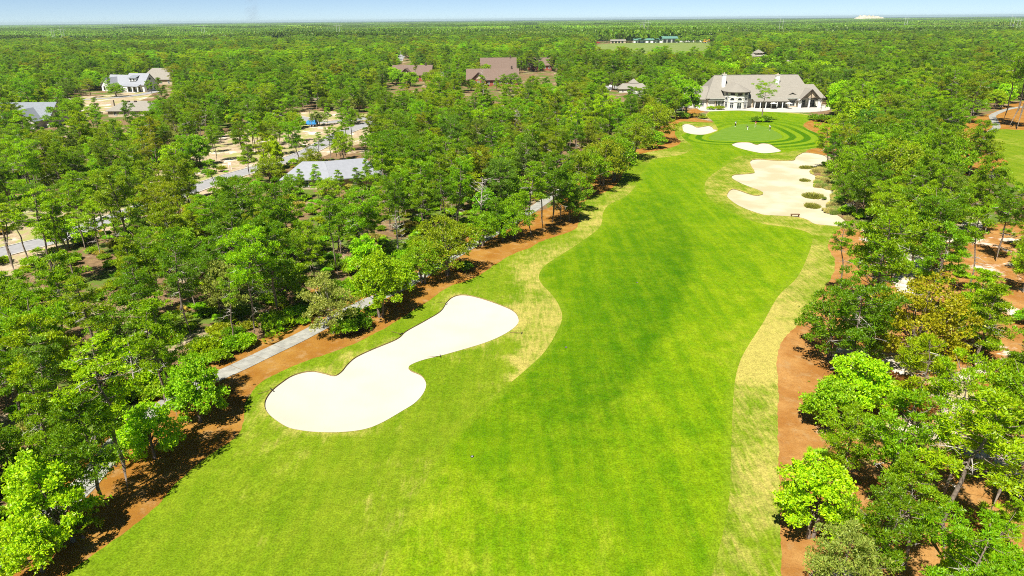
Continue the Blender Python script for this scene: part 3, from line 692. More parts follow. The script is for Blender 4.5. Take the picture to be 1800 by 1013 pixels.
# slate-roofed house, far left
s_ = H_scale(225); h = place_house('house', 'slate grey roofed house with long ridge and cross gable near the pond', 20, 226, 0.03)
wall_gable(h, -14, 14, 0, 13, 0, 3.6, 8.6, 'x', 'stucco'); gable(h, -14, 14, 0, 13, 3.6, 8.6, 'x', 0.8, 'shingle_grey')
wall_gable(h, 2, 12, -5, 6, 0, 3.4, 7.0, 'y', 'stucco'); gable(h, 2, 12, -5, 6, 3.4, 7.0, 'y', 0.6, 'shingle_grey', 'gable_roof')
wall_gable(h, -12, -4, -4, 6, 0, 3.4, 6.4, 'y', 'stucco'); gable(h, -12, -4, -4, 6, 3.4, 6.4, 'y', 0.6, 'shingle_grey', 'gable_roof')
for u in (4.5, 7, 9.5): window(h, u, -5.02, 0.8, 1.1, 1.7)
for u in (-10, -6): window(h, u, -4.02, 0.8, 1.1, 1.7)
window(h, 14.03, 6.5, 4.2, 1.2, 1.6, 'x', 1)
o = MB().box(-9, -7.8, 6, 7.2, 5, 10.2).build('chimney', M['tan_wall'], h); MB().box(-9.15, -7.65, 5.85, 7.35, 10.2, 10.4).build('cap', M['stucco'], o)
# white farmhouse
h = place_house('house', 'white gabled house with dormer, dark windows and arched porch at the wood edge', 238, 161.5, -0.35)
wall_gable(h, -6.5, 7, 0, 9.5, 0, 4.4, 9.6, 'x', 'white_paint'); r_ = gable(h, -6.5, 7, 0, 9.5, 4.4, 9.6, 'x', 0.6, 'shingle_pale')
for u in (2.2, 4.75, 7.3): window(h, 7.03, u, 1.0, 1.0, 2.6, 'x', 1, 'timber', 1)
window(h, 7.03, 4.75, 6.3, 1.2, 1.0, 'x', 1, 'timber')
MB().box(-3.5, 1.0, 0.6, 4.2, 5.6, 7.3).build('dormer', M['white_paint'], h); mb = MB(); mb.slab([(-3.9, 0.2, 7.25), (1.4, 0.2, 7.25), (1.4, 4.6, 8.9), (-3.9, 4.6, 8.9)], 0.15); mb.build('dormer_roof', M['shingle_grey'], h)
for u in (-2.4, -0.2): window(h, u, 0.58, 6.0, 1.3, 0.9, 'y', -1, 'timber')
mb = MB(); mb.slab([(-6.6, -3.2, 3.2), (5.5, -3.2, 3.2), (5.5, 0.0, 4.3), (-6.6, 0.0, 4.3)], 0.16); mb.build('porch_roof', M['shingle_pale'], h)
for u in (-6.2, -2.4, 1.4, 5.1): MB().box(u - 0.3, u + 0.3, -3.0, -2.4, 0, 3.1).build('column', M['white_paint'], h)
for u in (-4.3, -0.5, 3.2): window(h, u, -0.02, 0.2, 1.8, 2.5, 'y', -1, 'tan_wall')
wall_gable(h, -24, -6.6, 3, 12, 0, 3.8, 8.3, 'x', 'white_paint'); gable(h, -24, -6.6, 3, 12, 3.8, 8.3, 'x', 0.6, 'shingle_pale')
wall_gable(h, -22, -15, -2, 7, 0, 3.6, 7.4, 'y', 'white_paint'); gable(h, -22, -15, -2, 7, 3.6, 7.4, 'y', 0.5, 'shingle_pale', 'gable_roof')
for u in (-20, -17): window(h, u, -2.03, 0.8, 1.2, 1.9, 'y', -1, 'timber')
mb = MB(); mb.box(-11, 6, -6, -3.3, 0, 0.3); mb.build('terrace', M['kerb'], h)
# taupe roof behind it
h = place_house('house', 'taupe hip roofed house behind the white gabled house', 273, 149, -0.1)
wall_gable(h, -9, 12, 0, 12, 0, 3.8, 9.5, 'x', 'tan_wall', True, True); gable(h, -9, 12, 0, 12, 3.8, 9.5, 'x', 0.7, 'shingle', hip0=6, hip1=6)
gable(h, 8, 20, 2, 11, 3.4, 7.2, 'x', 0.6, 'shingle', hip1=4); MB().box(8.1, 19.9, 2.1, 10.9, 0, 3.5).build('wall', M['tan_wall'], h)
for u in (-6, -1, 4, 9): window(h, u, -0.02, 0.8, 1.2, 1.7)
# low taupe roof nearer
h = place_house('house', 'low brown-grey roofed house with two roof vents beside the sandy lane', 230, 206, 0.0)
wall_gable(h, -9, 9, 0, 12, 0, 3.0, 5.9, 'x', 'tan_wall', True, True); r_ = gable(h, -9, 9, 0, 12, 3.0, 5.9, 'x', 0.7, 'shingle', hip0=5, hip1=5)
for u in (-2.5, 0.3): MB().box(u - 0.5, u + 0.5, 5.0, 5.5, 5.5, 6.05).build('vent', M['timber'], r_)
for u in (-6, -2, 2, 6): window(h, u, -0.02, 0.8, 1.2, 1.5)
o = MB().box(-8.6, -7.6, 3, 4, 3, 6.6).build('chimney', M['tan_wall'], h)
# pale grey roofed house in the left woods
h = place_house('house', 'pale grey roofed house of two angled wings sunk among the pines', 570, 333, 0.0)
wall_gable(h, -9, 2, 0, 10, 0, 3.0, 5.6, 'x', 'tan_wall', True, True); gable(h, -9, 2, 0, 10, 3.0, 5.6, 'x', 0.8, 'shingle_pale', hip0=4)
a = empty('wing', (1.5, 4.5, 0), 0.42); a.parent = h
wall_gable(a, -1, 10.5, -4.5, 5, 0, 3.0, 5.8, 'x', 'tan_wall', True, True); gable(a, -1, 10.5, -4.5, 5, 3.0, 5.8, 'x', 0.8, 'shingle_pale', hip1=4)
for u in (-7, -4, -1): window(h, u, -0.02, 0.8, 1.3, 1.6)
# brown-roofed lodges
def lodge(px, py, label, L, rz, gx_, ridge=9.0, depth=11, gab=True):
    h = place_house('house', label, px, py, rz)
    wall_gable(h, -L / 2, L / 2, 0, depth, 0, 4.4, ridge, 'x', 'red_wall'); gable(h, -L / 2, L / 2, 0, depth, 4.4, ridge, 'x', 0.8, 'shingle_brown')
    if gab:
        wall_gable(h, gx_ - 4.2, gx_ + 4.2, -3.5, 5, 0, 4.2, 8.0, 'y', 'red_wall'); g = gable(h, gx_ - 4.2, gx_ + 4.2, -3.5, 5, 4.2, 8.0, 'y', 0.7, 'shingle_brown', 'gable_roof')
        b = MB()
        for s in (-1, 1): b.bar((gx_, -4.28, 7.9), (gx_ + s * 4.9, -4.28, 3.45), 0.22, n=4)
        b.build('barge_board', M['timber'], g)
        MB().poly([(gx_ - 2.6, -3.55, 4.3), (gx_ + 2.6, -3.55, 4.3), (gx_, -3.55, 7.0)]).build('gable_panel', M['tan_wall'], g)
        for u in (-2.4, 0, 2.4): window(h, gx_ + u, -3.52, 1.4, 1.3, 2.0, 'y', -1, 'white_paint', 1)
    for u in np.arange(-L / 2 + 2, L / 2 - 1, 3.4):
        if not gab or abs(u - gx_) > 4.8: window(h, float(u), -0.02, 1.2, 1.3, 1.8, 'y', -1, 'white_paint', 1)
    o = MB().box(L / 2 - 4, L / 2 - 3, depth / 2 - 0.5, depth / 2 + 0.5, ridge - 1.0, ridge + 1.4).build('chimney', M['timber'], h)
    return h
lodge(866, 152, 'brown roofed lodge with red gable and white windows, whole front showing above the trees', 29, 0.0, -8.0, 9.5)
lodge(724, 143, 'brown roofed red lodge half hidden by a pine, broken into two roof pieces', 24, -0.05, -3.0, 9.5)
lodge(876, 131, 'brown roofed lodge standing directly behind the red gabled lodge', 24, 0.0, 9.0, 11.0, 10, False)
lodge(950, 124, 'brown roof just clearing the treetops, between the lodges and the clubhouse', 18, 0.0, 0.0, 9.0, 10, False)
# outbuilding left of the clubhouse with a small cupola pavilion, two gazebos beyond
h = place_house('house', 'low taupe outbuilding with small pyramid roofed pavilion, left of the clubhouse', 1106, 163, 0.0); h.scale = (0.85, 0.85, 0.72)
wall_gable(h, -6, 11, 0, 9, 0, 3.2, 6.2, 'x', 'stucco', True, True); gable(h, -6, 11, 0, 9, 3.2, 6.2, 'x', 0.6, 'shingle', hip0=3, hip1=3)
MB().box(1.5, 5.5, 5, 9, 3, 7.0).build('pavilion', M['stucco'], h); gable(h, 1.2, 5.8, 4.7, 9.3, 7.0, 9.3, 'x', 0.5, 'shingle', 'pavilion_roof', hip0=2.79, hip1=2.79)
for u in (-4, -1, 6, 9): window(h, u, -0.02, 0.8, 1.2, 1.6)
for px, py, tx in ((1331, 107, 'small tan tower roof poking out of the trees beyond the clubhouse'), (1382, 132, 'cream gable end glimpsed through the trees just behind the clubhouse')):
    h = place_house('pavilion', tx, px, py, 0.2)
    MB().box(-3, 3, -3, 3, 0, 7.4).build('wall', M['stucco'], h); gable(h, -3, 3, -3, 3, 7.4, 9.6, 'x', 0.8, 'shingle', 'roof', hip0=3.79, hip1=3.79)
    MB().box(-7, 7, -2.9, 6, 0, 4.4).build('wall', M['stucco'], h)
    gable(h, -7, 7, -2.9, 6, 4.4, 6.6, 'x', 0.8, 'shingle', 'roof', hip0=5, hip1=5)
    for u in (-1.2, 1.2): window(h, u, -3.02, 5.9, 1.2, 1.3, 'y', -1, 'timber')
# long low building on the field
sx = H_scale(74.5)
h = empty('long_building', (*ground(1150, 75.5), -0.2), 0.0); tag(h, 'long low white building with green metal roof across the far field', 'building')
def q(px): return (px - 1150) * sx
MB().box(q(1117), q(1178), 0, 14, 0, 4.6).build('wall', M['white_paint'], h)
gable(h, q(1117), q(1178), 0, 14, 4.6, 6.6, 'x', 0.8, 'green_roof')
MB().box(q(1163), q(1188), -1, 16, 0, 6.6).build('wall', M['trim'], h); gable(h, q(1163), q(1188), -1, 16, 6.6, 9.4, 'x', 0.8, 'green_roof')
for px in (1121, 1125, 1134, 1142, 1150, 1157): window(h, q(px), -0.05, 0.2, 3.4, 3.4, 'y', -1, 'trim', 0)
for px in (1167, 1174, 1182): window(h, q(px), -1.05, 0.2, 5.0, 4.6, 'y', -1, 'timber', 0)
h = empty('shed', (*ground(1086, 76.3), -0.2), 0.0); tag(h, 'low pale shed row left of the green roofed building', 'shed')
MB().box(-11, 12, 0, 8, 0, 4.0).build('wall', M['tan_wall'], h); gable(h, -11, 12, 0, 8, 4.0, 5.6, 'x', 0.6, 'shingle'); 
for u in (-8, -3, 2, 7): window(h, u, -0.05, 0.2, 3.0, 2.8, 'y', -1, 'timber', 0)
# white rail fence beyond the field
fx0, fx1 = ground(1188, 75.4), ground(1242, 75.0)
fe_ = empty('fence', (fx0[0], fx0[1], -0.1)); tag(fe_, 'long white rail fence along the far side of the field', 'fence')
L = fx1[0] - fx0[0]
for z in (0.9, 1.6, 2.3): MB().box(0, L, -0.06, 0.06, z, z + 0.5).build('rail', M['white_paint'], fe_)
for k in range(13): MB().box(L * k / 12 - 0.15, L * k / 12 + 0.15, -0.25, -0.07, 0, 2.9).build('post', M['white_paint'], fe_)

# ================================================================== trees
# a tree's trunk and limbs are tubes; its crown is thousands of leaf-sized faces gathered in clumps at the limb ends
class Tube:
    def __init__(s): s.v = []; s.f = []; s.n = 0
    def add(s, pts, rad, k=5):
        pts = np.asarray(pts, float); rad = np.asarray(rad, float); m = len(pts)
        t_ = np.gradient(pts, axis=0); t_ /= np.linalg.norm(t_, axis=1)[:, None] + 1e-9
        ref = np.where(np.abs(t_[:, 2:3]) > 0.9, np.array([[1.0, 0, 0]]), np.array([[0, 0, 1.0]]))
        u = np.cross(t_, ref); u /= np.linalg.norm(u, axis=1)[:, None] + 1e-9; w = np.cross(t_, u)
        a = np.arange(k) * 2 * np.pi / k
        ring = pts[:, None] + (u[:, None] * np.cos(a)[None, :, None] + w[:, None] * np.sin(a)[None, :, None]) * rad[:, None, None]
        s.v.append(ring.reshape(-1, 3)); i = np.arange(m - 1)[:, None] * k; j = np.arange(k)[None]; l = (j + 1) % k
        s.f.append(np.stack([i + j, i + l, i + k + l, i + k + j], -1).reshape(-1, 4) + s.n); s.n += m * k
    def mesh(s, name, mats, mi=0): return mesh_np(name, np.concatenate(s.v), np.concatenate(s.f), mats, True)

def unit(v): return v / (np.linalg.norm(v, axis=-1, keepdims=True) + 1e-9)
def clumps(r_, pads, per, blades, ln, wd, up=0.35, flat=0.6, shell=0.55):
    """pads: (n,4) centre + radius. Each pad gets `per` sprays spread through its outer shell, each spray of `blades` narrow faces"""
    n = len(pads); N = n * per
    c = np.repeat(pads[:, :3], per, 0); R = np.repeat(pads[:, 3], per)
    d = unit(r_.normal(size=(N, 3))); d[:, 2] = np.where(d[:, 2] < -0.25, -d[:, 2], d[:, 2])
    rr = R * (shell + (1 - shell) * r_.random(N)) * (1 + 0.22 * np.sin(d[:, 0] * 5 + d[:, 1] * 7 + R * 30))
    p = c + d * rr[:, None] * np.array([1, 1, flat])
    P = np.repeat(p, blades, 0); D = np.repeat(d, blades, 0); m = len(P)
    q = unit(D * 0.55 + r_.normal(size=(m, 3)) * 0.75 + np.array([0, 0, up]))
    side = unit(np.cross(q, D * 0.75 + np.array([0, 0, 0.35]) + r_.normal(size=(m, 3)) * 0.6))
    L = ln * r_.uniform(0.6, 1.25, m)[:, None]; w = wd * r_.uniform(0.7, 1.2, m)[:, None]
    b = P + r_.normal(size=(m, 3)) * ln * 0.18
    v = np.stack([b - side * w * 0.5, b + q * L * 0.55 + side * w * 0.55, b + q * L, b + q * L * 0.45 - side * w * 0.6], 1).reshape(-1, 3)
    return v, np.arange(m * 4).reshape(-1, 4)

def pine(seed, H=11.0, base=0.36, R=2.6, n_br=26, pad=0.72, shape='round', lean=0.05, per=46, dead=9, sparse=0.0, r0=0.17):
    r_ = np.random.default_rng(seed); T = Tube()
    a = r_.uniform(0, 2 * np.pi); k = 9; z = np.linspace(-0.3, H * 0.97, k)
    off = np.cumsum(r_.normal(size=(k, 2)) * H * 0.012, 0); off -= off[0]
    tr = np.column_stack([off[:, 0] + np.cos(a) * lean * z ** 1.25, off[:, 1] + np.sin(a) * lean * z ** 1.25, z])
    T.add(tr, np.interp(np.linspace(0, 1, k), [0, 0.06, 1], [r0 * 1.3, r0, 0.035]), 7)
    at = lambda q: np.array([np.interp(q, z, tr[:, i]) for i in range(3)])
    pads = []; az = r_.uniform(0, 6.28)
    for i in range(n_br):
        f = (i + r_.uniform(0, 0.9)) / n_br; zz = H * (base + (0.97 - base) * f); az += 2.4 + r_.normal() * 0.4
        if shape == 'round': ext = math.sin(math.pi * (0.16 + 0.76 * f)) ** 0.8
        elif shape == 'flat': ext = 0.45 + 0.65 * f ** 0.8 if f < 0.9 else 0.75
        elif shape == 'cone': ext = 1.08 - 0.9 * f
        else: ext = 0.55 + 0.5 * math.sin(math.pi * f) * r_.uniform(0.5, 1.3)
        ext = max(0.18, ext * r_.uniform(0.72, 1.15)) * R
        s_ = at(zz); d = np.array([math.cos(az), math.sin(az), 0]); rise = (0.16 + 0.40 * f) * ext * r_.uniform(0.5, 1.3)
        e = s_ + d * ext + np.array([0, 0, rise]); mid = s_ + d * ext * 0.55 + np.array([0, 0, rise * 0.28])
        T.add([s_, mid, e], [0.055 * (1.3 - f), 0.035, 0.014], 4)
        nb = 1 + int(ext / (pad * 1.25))
        for j in range(nb):
            u = 1 - j * 0.8 / max(nb, 1) * r_.uniform(0.75, 1.1)
            if u < 0.25 or r_.random() < sparse: continue
            c = s_ + d * ext * u + np.array([-d[1], d[0], 0]) * r_.normal() * ext * 0.22 * (1.2 if j else 0.4) + np.array([0, 0, rise * u * u + r_.normal() * 0.18])
            T.add([s_ + d * ext * u * 0.6 + np.array([0, 0, rise * 0.25 * u]), c], [0.022, 0.01], 3)
            pads.append([*c, pad * r_.uniform(0.7, 1.25) * (0.75 if f > 0.92 else 1)])
    pads.append([*at(H * 0.97), pad * 0.9])
    D = Tube(); have = False
    for i in range(dead):
        zz = H * r_.uniform(base * 0.6, base + 0.35); s_ = at(zz); az = r_.uniform(0, 6.28); d = np.array([math.cos(az), math.sin(az), 0]); L = R * r_.uniform(0.4, 0.95)
        e = s_ + d * L + np.array([0, 0, r_.uniform(-0.35, 0.25) * L]); D.add([s_, (s_ + e) / 2 + np.array([0, 0, 0.1]), e], [0.04, 0.028, 0.010], 4); have = True
        for q in range(7):
            m = s_ + (e - s_) * r_.uniform(0.3, 1.0); D.add([m, m + r_.normal(size=3) * np.array([0.4, 0.4, 0.25])], [0.016, 0.007], 3)
    pads = np.array(pads); pads[:, 3] *= 0.90
    v, f = clumps(r_, pads, per, 5, 0.27, 0.085, 0.5, 0.58)
    nt_ = sum(len(q) for q in T.f); nd_ = sum(len(q) for q in D.f)
    tv = np.concatenate(T.v + D.v); tf = np.concatenate(T.f + [q + T.n for q in D.f])
    return mesh_np('trunk', tv, tf, None, True, [M['bark'], M['dead']], np.concatenate([np.zeros(nt_), np.ones(nd_)])), mesh_np('crown', v, f, M['leaf']), None, H, R

def oak(seed, H=7.5, R=3.4, stems=2, n_br=34, pad=0.85, per=66, leaf=(0.19, 0.12), flat=0.72, bark='bark', dome=0.9, open_=0.0, low=0.25):
    r_ = np.random.default_rng(seed); T = Tube(); pads = []
    for s in range(stems):
        a = 2 * np.pi * s / stems + r_.uniform(0, 1); o = np.array([math.cos(a), math.sin(a), 0]) * (0.18 if stems > 1 else 0)
        top = o * 5 * (1 if stems > 1 else 0) + np.array([r_.normal() * 0.3, r_.normal() * 0.3, H * 0.5])
        T.add([o + np.array([0, 0, -0.3]), o * 2 + np.array([0, 0, H * 0.22]), top], [0.19, 0.14, 0.09], 6)
    for i in range(n_br):
        # points on a dome, golden-angle spread, uneven radius
        f = (i + 0.5) / n_br; az = i * 2.39996 + r_.normal() * 0.25; cz = 1 - (1 - 0.02) * f * 1.25
        el = math.asin(max(-0.3, min(1, cz))); rad = R * r_.uniform(0.70, 1.06)
        c = np.array([math.cos(az) * math.cos(el) * rad, math.sin(az) * math.cos(el) * rad, H * (low + 0.18) + math.sin(el) * (H * (1 - low - 0.18) - pad * 0.5) * r_.uniform(0.82, 1.05) * dome / 0.9])
        if r_.random() < open_: continue
        st = np.array([c[0] * 0.12, c[1] * 0.12, H * r_.uniform(0.22, 0.45)])
        T.add([st, st * 0.45 + c * 0.55 + np.array([0, 0, -0.15]), c], [0.06, 0.04, 0.015], 4)
        pads.append([*c, pad * r_.uniform(0.75, 1.3)])
        if r_.random() < 0.6:
            m = st * 0.4 + c * 0.6 + r_.normal(size=3) * 0.4; pads.append([*m, pad * r_.uniform(0.6, 0.95)])
    v, f = clumps(r_, np.array(pads), per, 4, leaf[0], leaf[1], 0.15, flat, 0.45)
    return T.mesh('trunk', M[bark]), mesh_np('crown', v, f, M['leaf']), None, H, R

def shrub(seed, H=1.4, R=1.1, n=12, per=42, leaf=(0.26, 0.12)):
    r_ = np.random.default_rng(seed); T = Tube(); pads = []
    for i in range(n):
        a = i * 2.4; q = R * math.sqrt((i + 0.5) / n) * 0.8; c = np.array([math.cos(a) * q, math.sin(a) * q, H * (0.75 - 0.4 * (q / R) ** 2) * r_.uniform(0.7, 1.1)])
        T.add([[c[0] * 0.15, c[1] * 0.15, -0.1], c * 0.6, c], [0.03, 0.02, 0.01], 3); pads.append([*c, R * 0.36 * r_.uniform(0.7, 1.25)])
    v, f = clumps(r_, np.array(pads), per, 4, leaf[0], leaf[1], 0.3, 0.75, 0.35)
    return T.mesh('stem', M['bark']), mesh_np('foliage', v, f, M['leaf']), None, H, R

def palmetto(seed, H=1.2, R=1.2):
    r_ = np.random.default_rng(seed); V = []; T = Tube()
    T.add([[0, 0, -0.1], [0.1, 0, 0.25]], [0.12, 0.08], 5)
    for i in range(22):
        a = r_.uniform(0, 6.28); el = r_.uniform(0.35, 1.35); L = R * r_.uniform(0.6, 1.0)
        tip = np.array([math.cos(a) * math.cos(el), math.sin(a) * math.cos(el), math.sin(el)]) * L; n_ = unit(np.cross(tip, [0, 0, 1.0])); up_ = unit(np.cross(n_, tip))
        for b in np.linspace(-1.25, 1.25, 9):
            q = unit(tip) * math.cos(b) + n_ * math.sin(b) ; e = tip + q * 0.55 + np.array([0, 0, -0.1 * abs(b)]); s_ = unit(np.cross(q, up_)) * 0.045
            V.append([tip - s_ * 0.4, (tip + e) / 2 + s_, e, (tip + e) / 2 - s_])
    v = np.array(V).reshape(-1, 3)
    return T.mesh('stem', M['bark']), mesh_np('foliage', v, np.arange(len(v)).reshape(-1, 4), M['leaf']), None, H, R

def snag(seed, H=7.0, R=2.2):
    r_ = np.random.default_rng(seed); T = Tube()
    tr = np.array([[0, 0, -0.3], [0.1, 0, H * 0.4], [0.3, 0.1, H * 0.75], [0.4, 0.3, H]]); T.add(tr, [0.15, 0.12, 0.07, 0.02], 6)
    for i in range(16):
        z = H * r_.uniform(0.35, 0.95); s_ = np.array([np.interp(z, tr[:, 2], tr[:, k]) for k in range(3)]); a = i * 2.4; L = R * r_.uniform(0.4, 1.0) * (1.2 - z / H * 0.6)
        e = s_ + np.array([math.cos(a) * L, math.sin(a) * L, L * r_.uniform(0.1, 0.7)]); T.add([s_, (s_ + e) / 2 + np.array([0, 0, -0.08]), e], [0.05, 0.035, 0.010], 4)
        for q in range(6):
            m = s_ + (e - s_) * r_.uniform(0.35, 1.0); T.add([m, m + r_.normal(size=3) * np.array([0.5, 0.5, 0.4])], [0.018, 0.006], 3)
    return T.mesh('trunk', M['dead']), None, None, H, R

PROTO = {
    'pine': [pine(11, 12.0, 0.44, 2.4, 24, 0.74, 'round', sparse=0.12), pine(12, 12.5, 0.52, 2.8, 22, 0.80, 'flat', 0.02, sparse=0.12), pine(13, 11.0, 0.34, 2.2, 26, 0.66, 'cone', 0.03, sparse=0.15),
             pine(14, 11.5, 0.46, 2.9, 23, 0.82, 'wild', 0.08, dead=12, sparse=0.18), pine(15, 9.5, 0.32, 2.5, 24, 0.78, 'round', 0.06, sparse=0.1), pine(16, 11.0, 0.42, 3.1, 25, 0.80, 'flat', 0.09, dead=13, sparse=0.15),
             pine(17, 12.5, 0.40, 2.3, 26, 0.70, 'wild', 0.03, sparse=0.15)],
    'tall': [pine(21, 14.0, 0.58, 2.0, 18, 0.62, 'round', 0.02, 34, 4, 0.2, 0.15), pine(22, 13.0, 0.62, 1.8, 15, 0.58, 'wild', 0.03, 34, 5, 0.3, 0.14), pine(23, 15.0, 0.52, 2.3, 22, 0.66, 'cone', 0.02, 34, 4, 0.15, 0.17)],
    'oak': [oak(31), oak(32, 7.0, 3.6, 3, 36, 0.9), oak(33, 8.5, 3.2, 1, 34, 0.85, low=0.3), oak(34, 6.2, 3.0, 2, 30, 0.8, flat=0.8)],
    'leafy': [oak(41, 6.0, 2.5, 1, 26, 0.72, 78, (0.23, 0.16), 0.8, low=0.16), oak(42, 7.0, 2.7, 1, 30, 0.74, 78, (0.23, 0.16), 0.85, low=0.12), oak(43, 8.0, 2.8, 2, 32, 0.8, 78, (0.23, 0.16), 0.8, low=0.22)],
    'grey': [oak(51, 6.0, 2.6, 1, 28, 0.66, 52, (0.24, 0.10), 0.8, 'bark_pale', open_=0.12)],
    'shrub': [shrub(61), shrub(62, 1.9, 1.3, 14), shrub(63, 1.0, 1.2, 12)],
    'palmetto': [palmetto(71), palmetto(72, 1.4, 1.35)],
    'snag': [snag(81), snag(82, 6.0, 2.0)],
    'umbrella': [pine(95, 14.0, 0.60, 4.6, 17, 0.95, 'flat', 0.05, 40, 2, 0.30, 0.24)],
}
TINT = {
    'dark green': (0.153, 0.311, 0.0045), 'mid-green': (0.250, 0.451, 0.0045), 'yellow-green': (0.354, 0.562, 0.0045), 'lime green': (0.440, 0.732, 0.0072), 'bright green': (0.305, 0.573, 0.0090),
    'olive green': (0.305, 0.391, 0.0090), 'grey-green': (0.341, 0.415, 0.0675), 'bronze': (0.427, 0.415, 0.0090), 'rust-red': (0.244, 0.097, 0.0198), 'blue-green': (0.165, 0.323, 0.0225), 'straw-coloured': (0.488, 0.427, 0.0630),
}
KIND = {'pine': ('pine_tree', 'pine tree'), 'tall': ('pine_tree', 'pine tree'), 'oak': ('oak_tree', 'oak tree'), 'leafy': ('broadleaf_tree', 'tree'), 'grey': ('broadleaf_tree', 'tree'),
        'shrub': ('shrub', 'shrub'), 'palmetto': ('palmetto', 'palmetto'), 'snag': ('dead_tree', 'dead tree'), 'umbrella': ('pine_tree', 'pine tree')}
PARTN = {'shrub': ('stem', 'foliage'), 'palmetto': ('stem', 'foliage')}
GROUP = {'pine_tree': 'pine trees in the woods round the fairway', 'oak_tree': 'oak trees in the woods round the fairway', 'broadleaf_tree': 'leafy trees among the pines', 'shrub': 'shrubs along the woodland edge',
         'palmetto': 'palmettos along the woodland edge', 'dead_tree': 'bare dead trees among the pines'}
TREES = []        # every single plant: kind, variant, x, y, scale, turn, tint name, tilt, label
def plant(kind, var, x, y, sc, tint, rz=None, lean=(0, 0), label=None, jit=0.12):
    rz = rng.uniform(0, 6.28) if rz is None else rz
    TREES.append(dict(kind=kind, var=var, x=float(x), y=float(y), sc=sc, rz=float(rz), tint=tint, lean=lean, label=label, jit=rng.uniform(-jit, jit, 3)))
def key(kind, var, bx, by, top, tint, label, wide=1.0, lean=(0, 0), rz=None):
    """a tree measured on the photograph: foot (bx, by), top row of its crown"""
    x, y = ground(bx, by); h = height_for(x, y, top); H = PROTO[kind][var][3]
    plant(kind, var, x, y, (h / H * wide, h / H * wide, h / H), tint, rz, lean, label, 0.05)

# trees one can point at, near left corner first
key('leafy', 1, 130, 952, 800, 'lime green', 'lime green tree with a leaning trunk in the near corner of the pine straw', 0.9, (-0.30, 0.0))
key('leafy', 0, 75, 1004, 905, 'lime green', 'smallest lime green tree, at the very end of the cart path', 0.95, (-0.12, 0))
key('tall', 0, 225, 864, 600, 'yellow-green', 'tall pine with a long bare trunk on the straw beside a lime tree', 1.35, (-0.05, 0.0), 1.0)
key('pine', 4, 190, 895, 700, 'dark green', 'shaded dark pine on the straw, left of the tall bare trunk', 0.9, (-0.1, 0))
key('leafy', 0, 272, 806, 712, 'lime green', 'round lime green tree whose crown nearly touches the straw beside the tall bare trunk', 1.05)
key('leafy', 1, 352, 742, 632, 'bright green', 'bright green leafy tree between cart path and the white bunker tip', 1.0)
key('tall', 1, 290, 722, 520, 'mid-green', 'thin pine behind the bright green leafy tree', 1.1); key('pine', 0, 312, 735, 545, 'mid-green', 'full pine standing beside the bright green leafy tree', 0.9)
key('grey', 0, 586, 586, 478, 'grey-green', 'grey-green tree with pale trunk between cart path and the white bunker', 0.95)
key('leafy', 2, 670, 558, 440, 'yellow-green', 'yellow-green twin-trunked tree beside the far end of the white bunker', 0.95)
key('oak', 0, 786, 484, 380, 'olive green', 'broad olive oak standing on the straw where the cart path disappears', 1.12)
key('tall', 2, 936, 420, 282, 'mid-green', 'tall pine with paired pale trunk at the fairway corner of the woods', 1.2, (0.05, 0)); key('tall', 0, 955, 409, 290, 'dark green', 'second tall pine of the pair at the fairway corner', 1.2)
key('oak', 1, 905, 420, 345, 'mid-green', 'mid-green oak crowded under the pair of tall pines', 0.9); key('leafy', 0, 884, 424, 366, 'bright green', 'small bright green tree under the pair of tall pines', 0.9)
key('pine', 3, 970, 398, 275, 'dark green', 'dark ragged pine just beyond the pair of tall pines', 1.0); key('oak', 3, 1000, 388, 325, 'dark green', 'dark oak at the far end of that shaded corner', 0.9)
for px, py, tp, k_, v_, tn_, tx_ in ((846, 433, 372, 'oak', 3, 'mid-green', 'low mid-green oak on the straw just past the broad olive oak'), (868, 428, 352, 'pine', 6, 'dark green', 'shaggy dark pine on the straw past the broad olive oak'), (985, 392, 300, 'pine', 0, 'mid-green', 'rounded pine on the straw at the bulge of the rough'), (1010, 372, 305, 'oak', 2, 'mid-green', 'upright oak at the bulge of the rough'),
        (1020, 352, 268, 'pine', 4, 'olive green', 'olive pine between the bulge and the bend of the rough'), (1032, 340, 262, 'oak', 0, 'mid-green', 'domed oak just before the bend of the rough'), (1078, 318, 240, 'oak', 3, 'mid-green', 'low oak just past the bend of the rough'), (1092, 296, 222, 'pine', 1, 'mid-green', 'flat-topped pine near the upper end of the cart path'),
        (1112, 280, 215, 'oak', 1, 'olive green', 'spreading oak near the upper end of the cart path'), (700, 522, 455, 'leafy', 0, 'yellow-green', 'small yellow-green tree on the straw between path and bunker'), (745, 498, 428, 'oak', 3, 'mid-green', 'low oak left of the broad olive oak')): key(k_, v_, px, py, tp, tn_, tx_, 1.05)
key('oak', 1, 1058, 326, 245, 'olive green', 'round olive oak overhanging the bend of the rough', 1.05)
key('oak', 0, 1148, 250, 183, 'olive green', 'olive oak at the top of the cart path before the small bunker', 1.3); key('oak', 3, 1120, 262, 200, 'mid-green', 'mid-green oak left of the olive oak near the green', 1.0)
key('leafy', 0, 1155, 261, 229, 'bright green', 'small bright green round tree beside the cart path below the olive oak', 1.05)
key('leafy', 2, 1205, 206, 138, 'bright green', 'bright green tree beside the left wing of the clubhouse', 1.0)
key('umbrella', 0, 1338, 213, 146, 'yellow-green', 'lone pine with a flat crown on the island bed behind the green', 1.0, (0.03, 0.0), 0.6); key('tall', 1, 1439, 208, 138, 'olive green', 'thin trunked pine at the right corner of the terrace', 0.55, (0.05, 0))
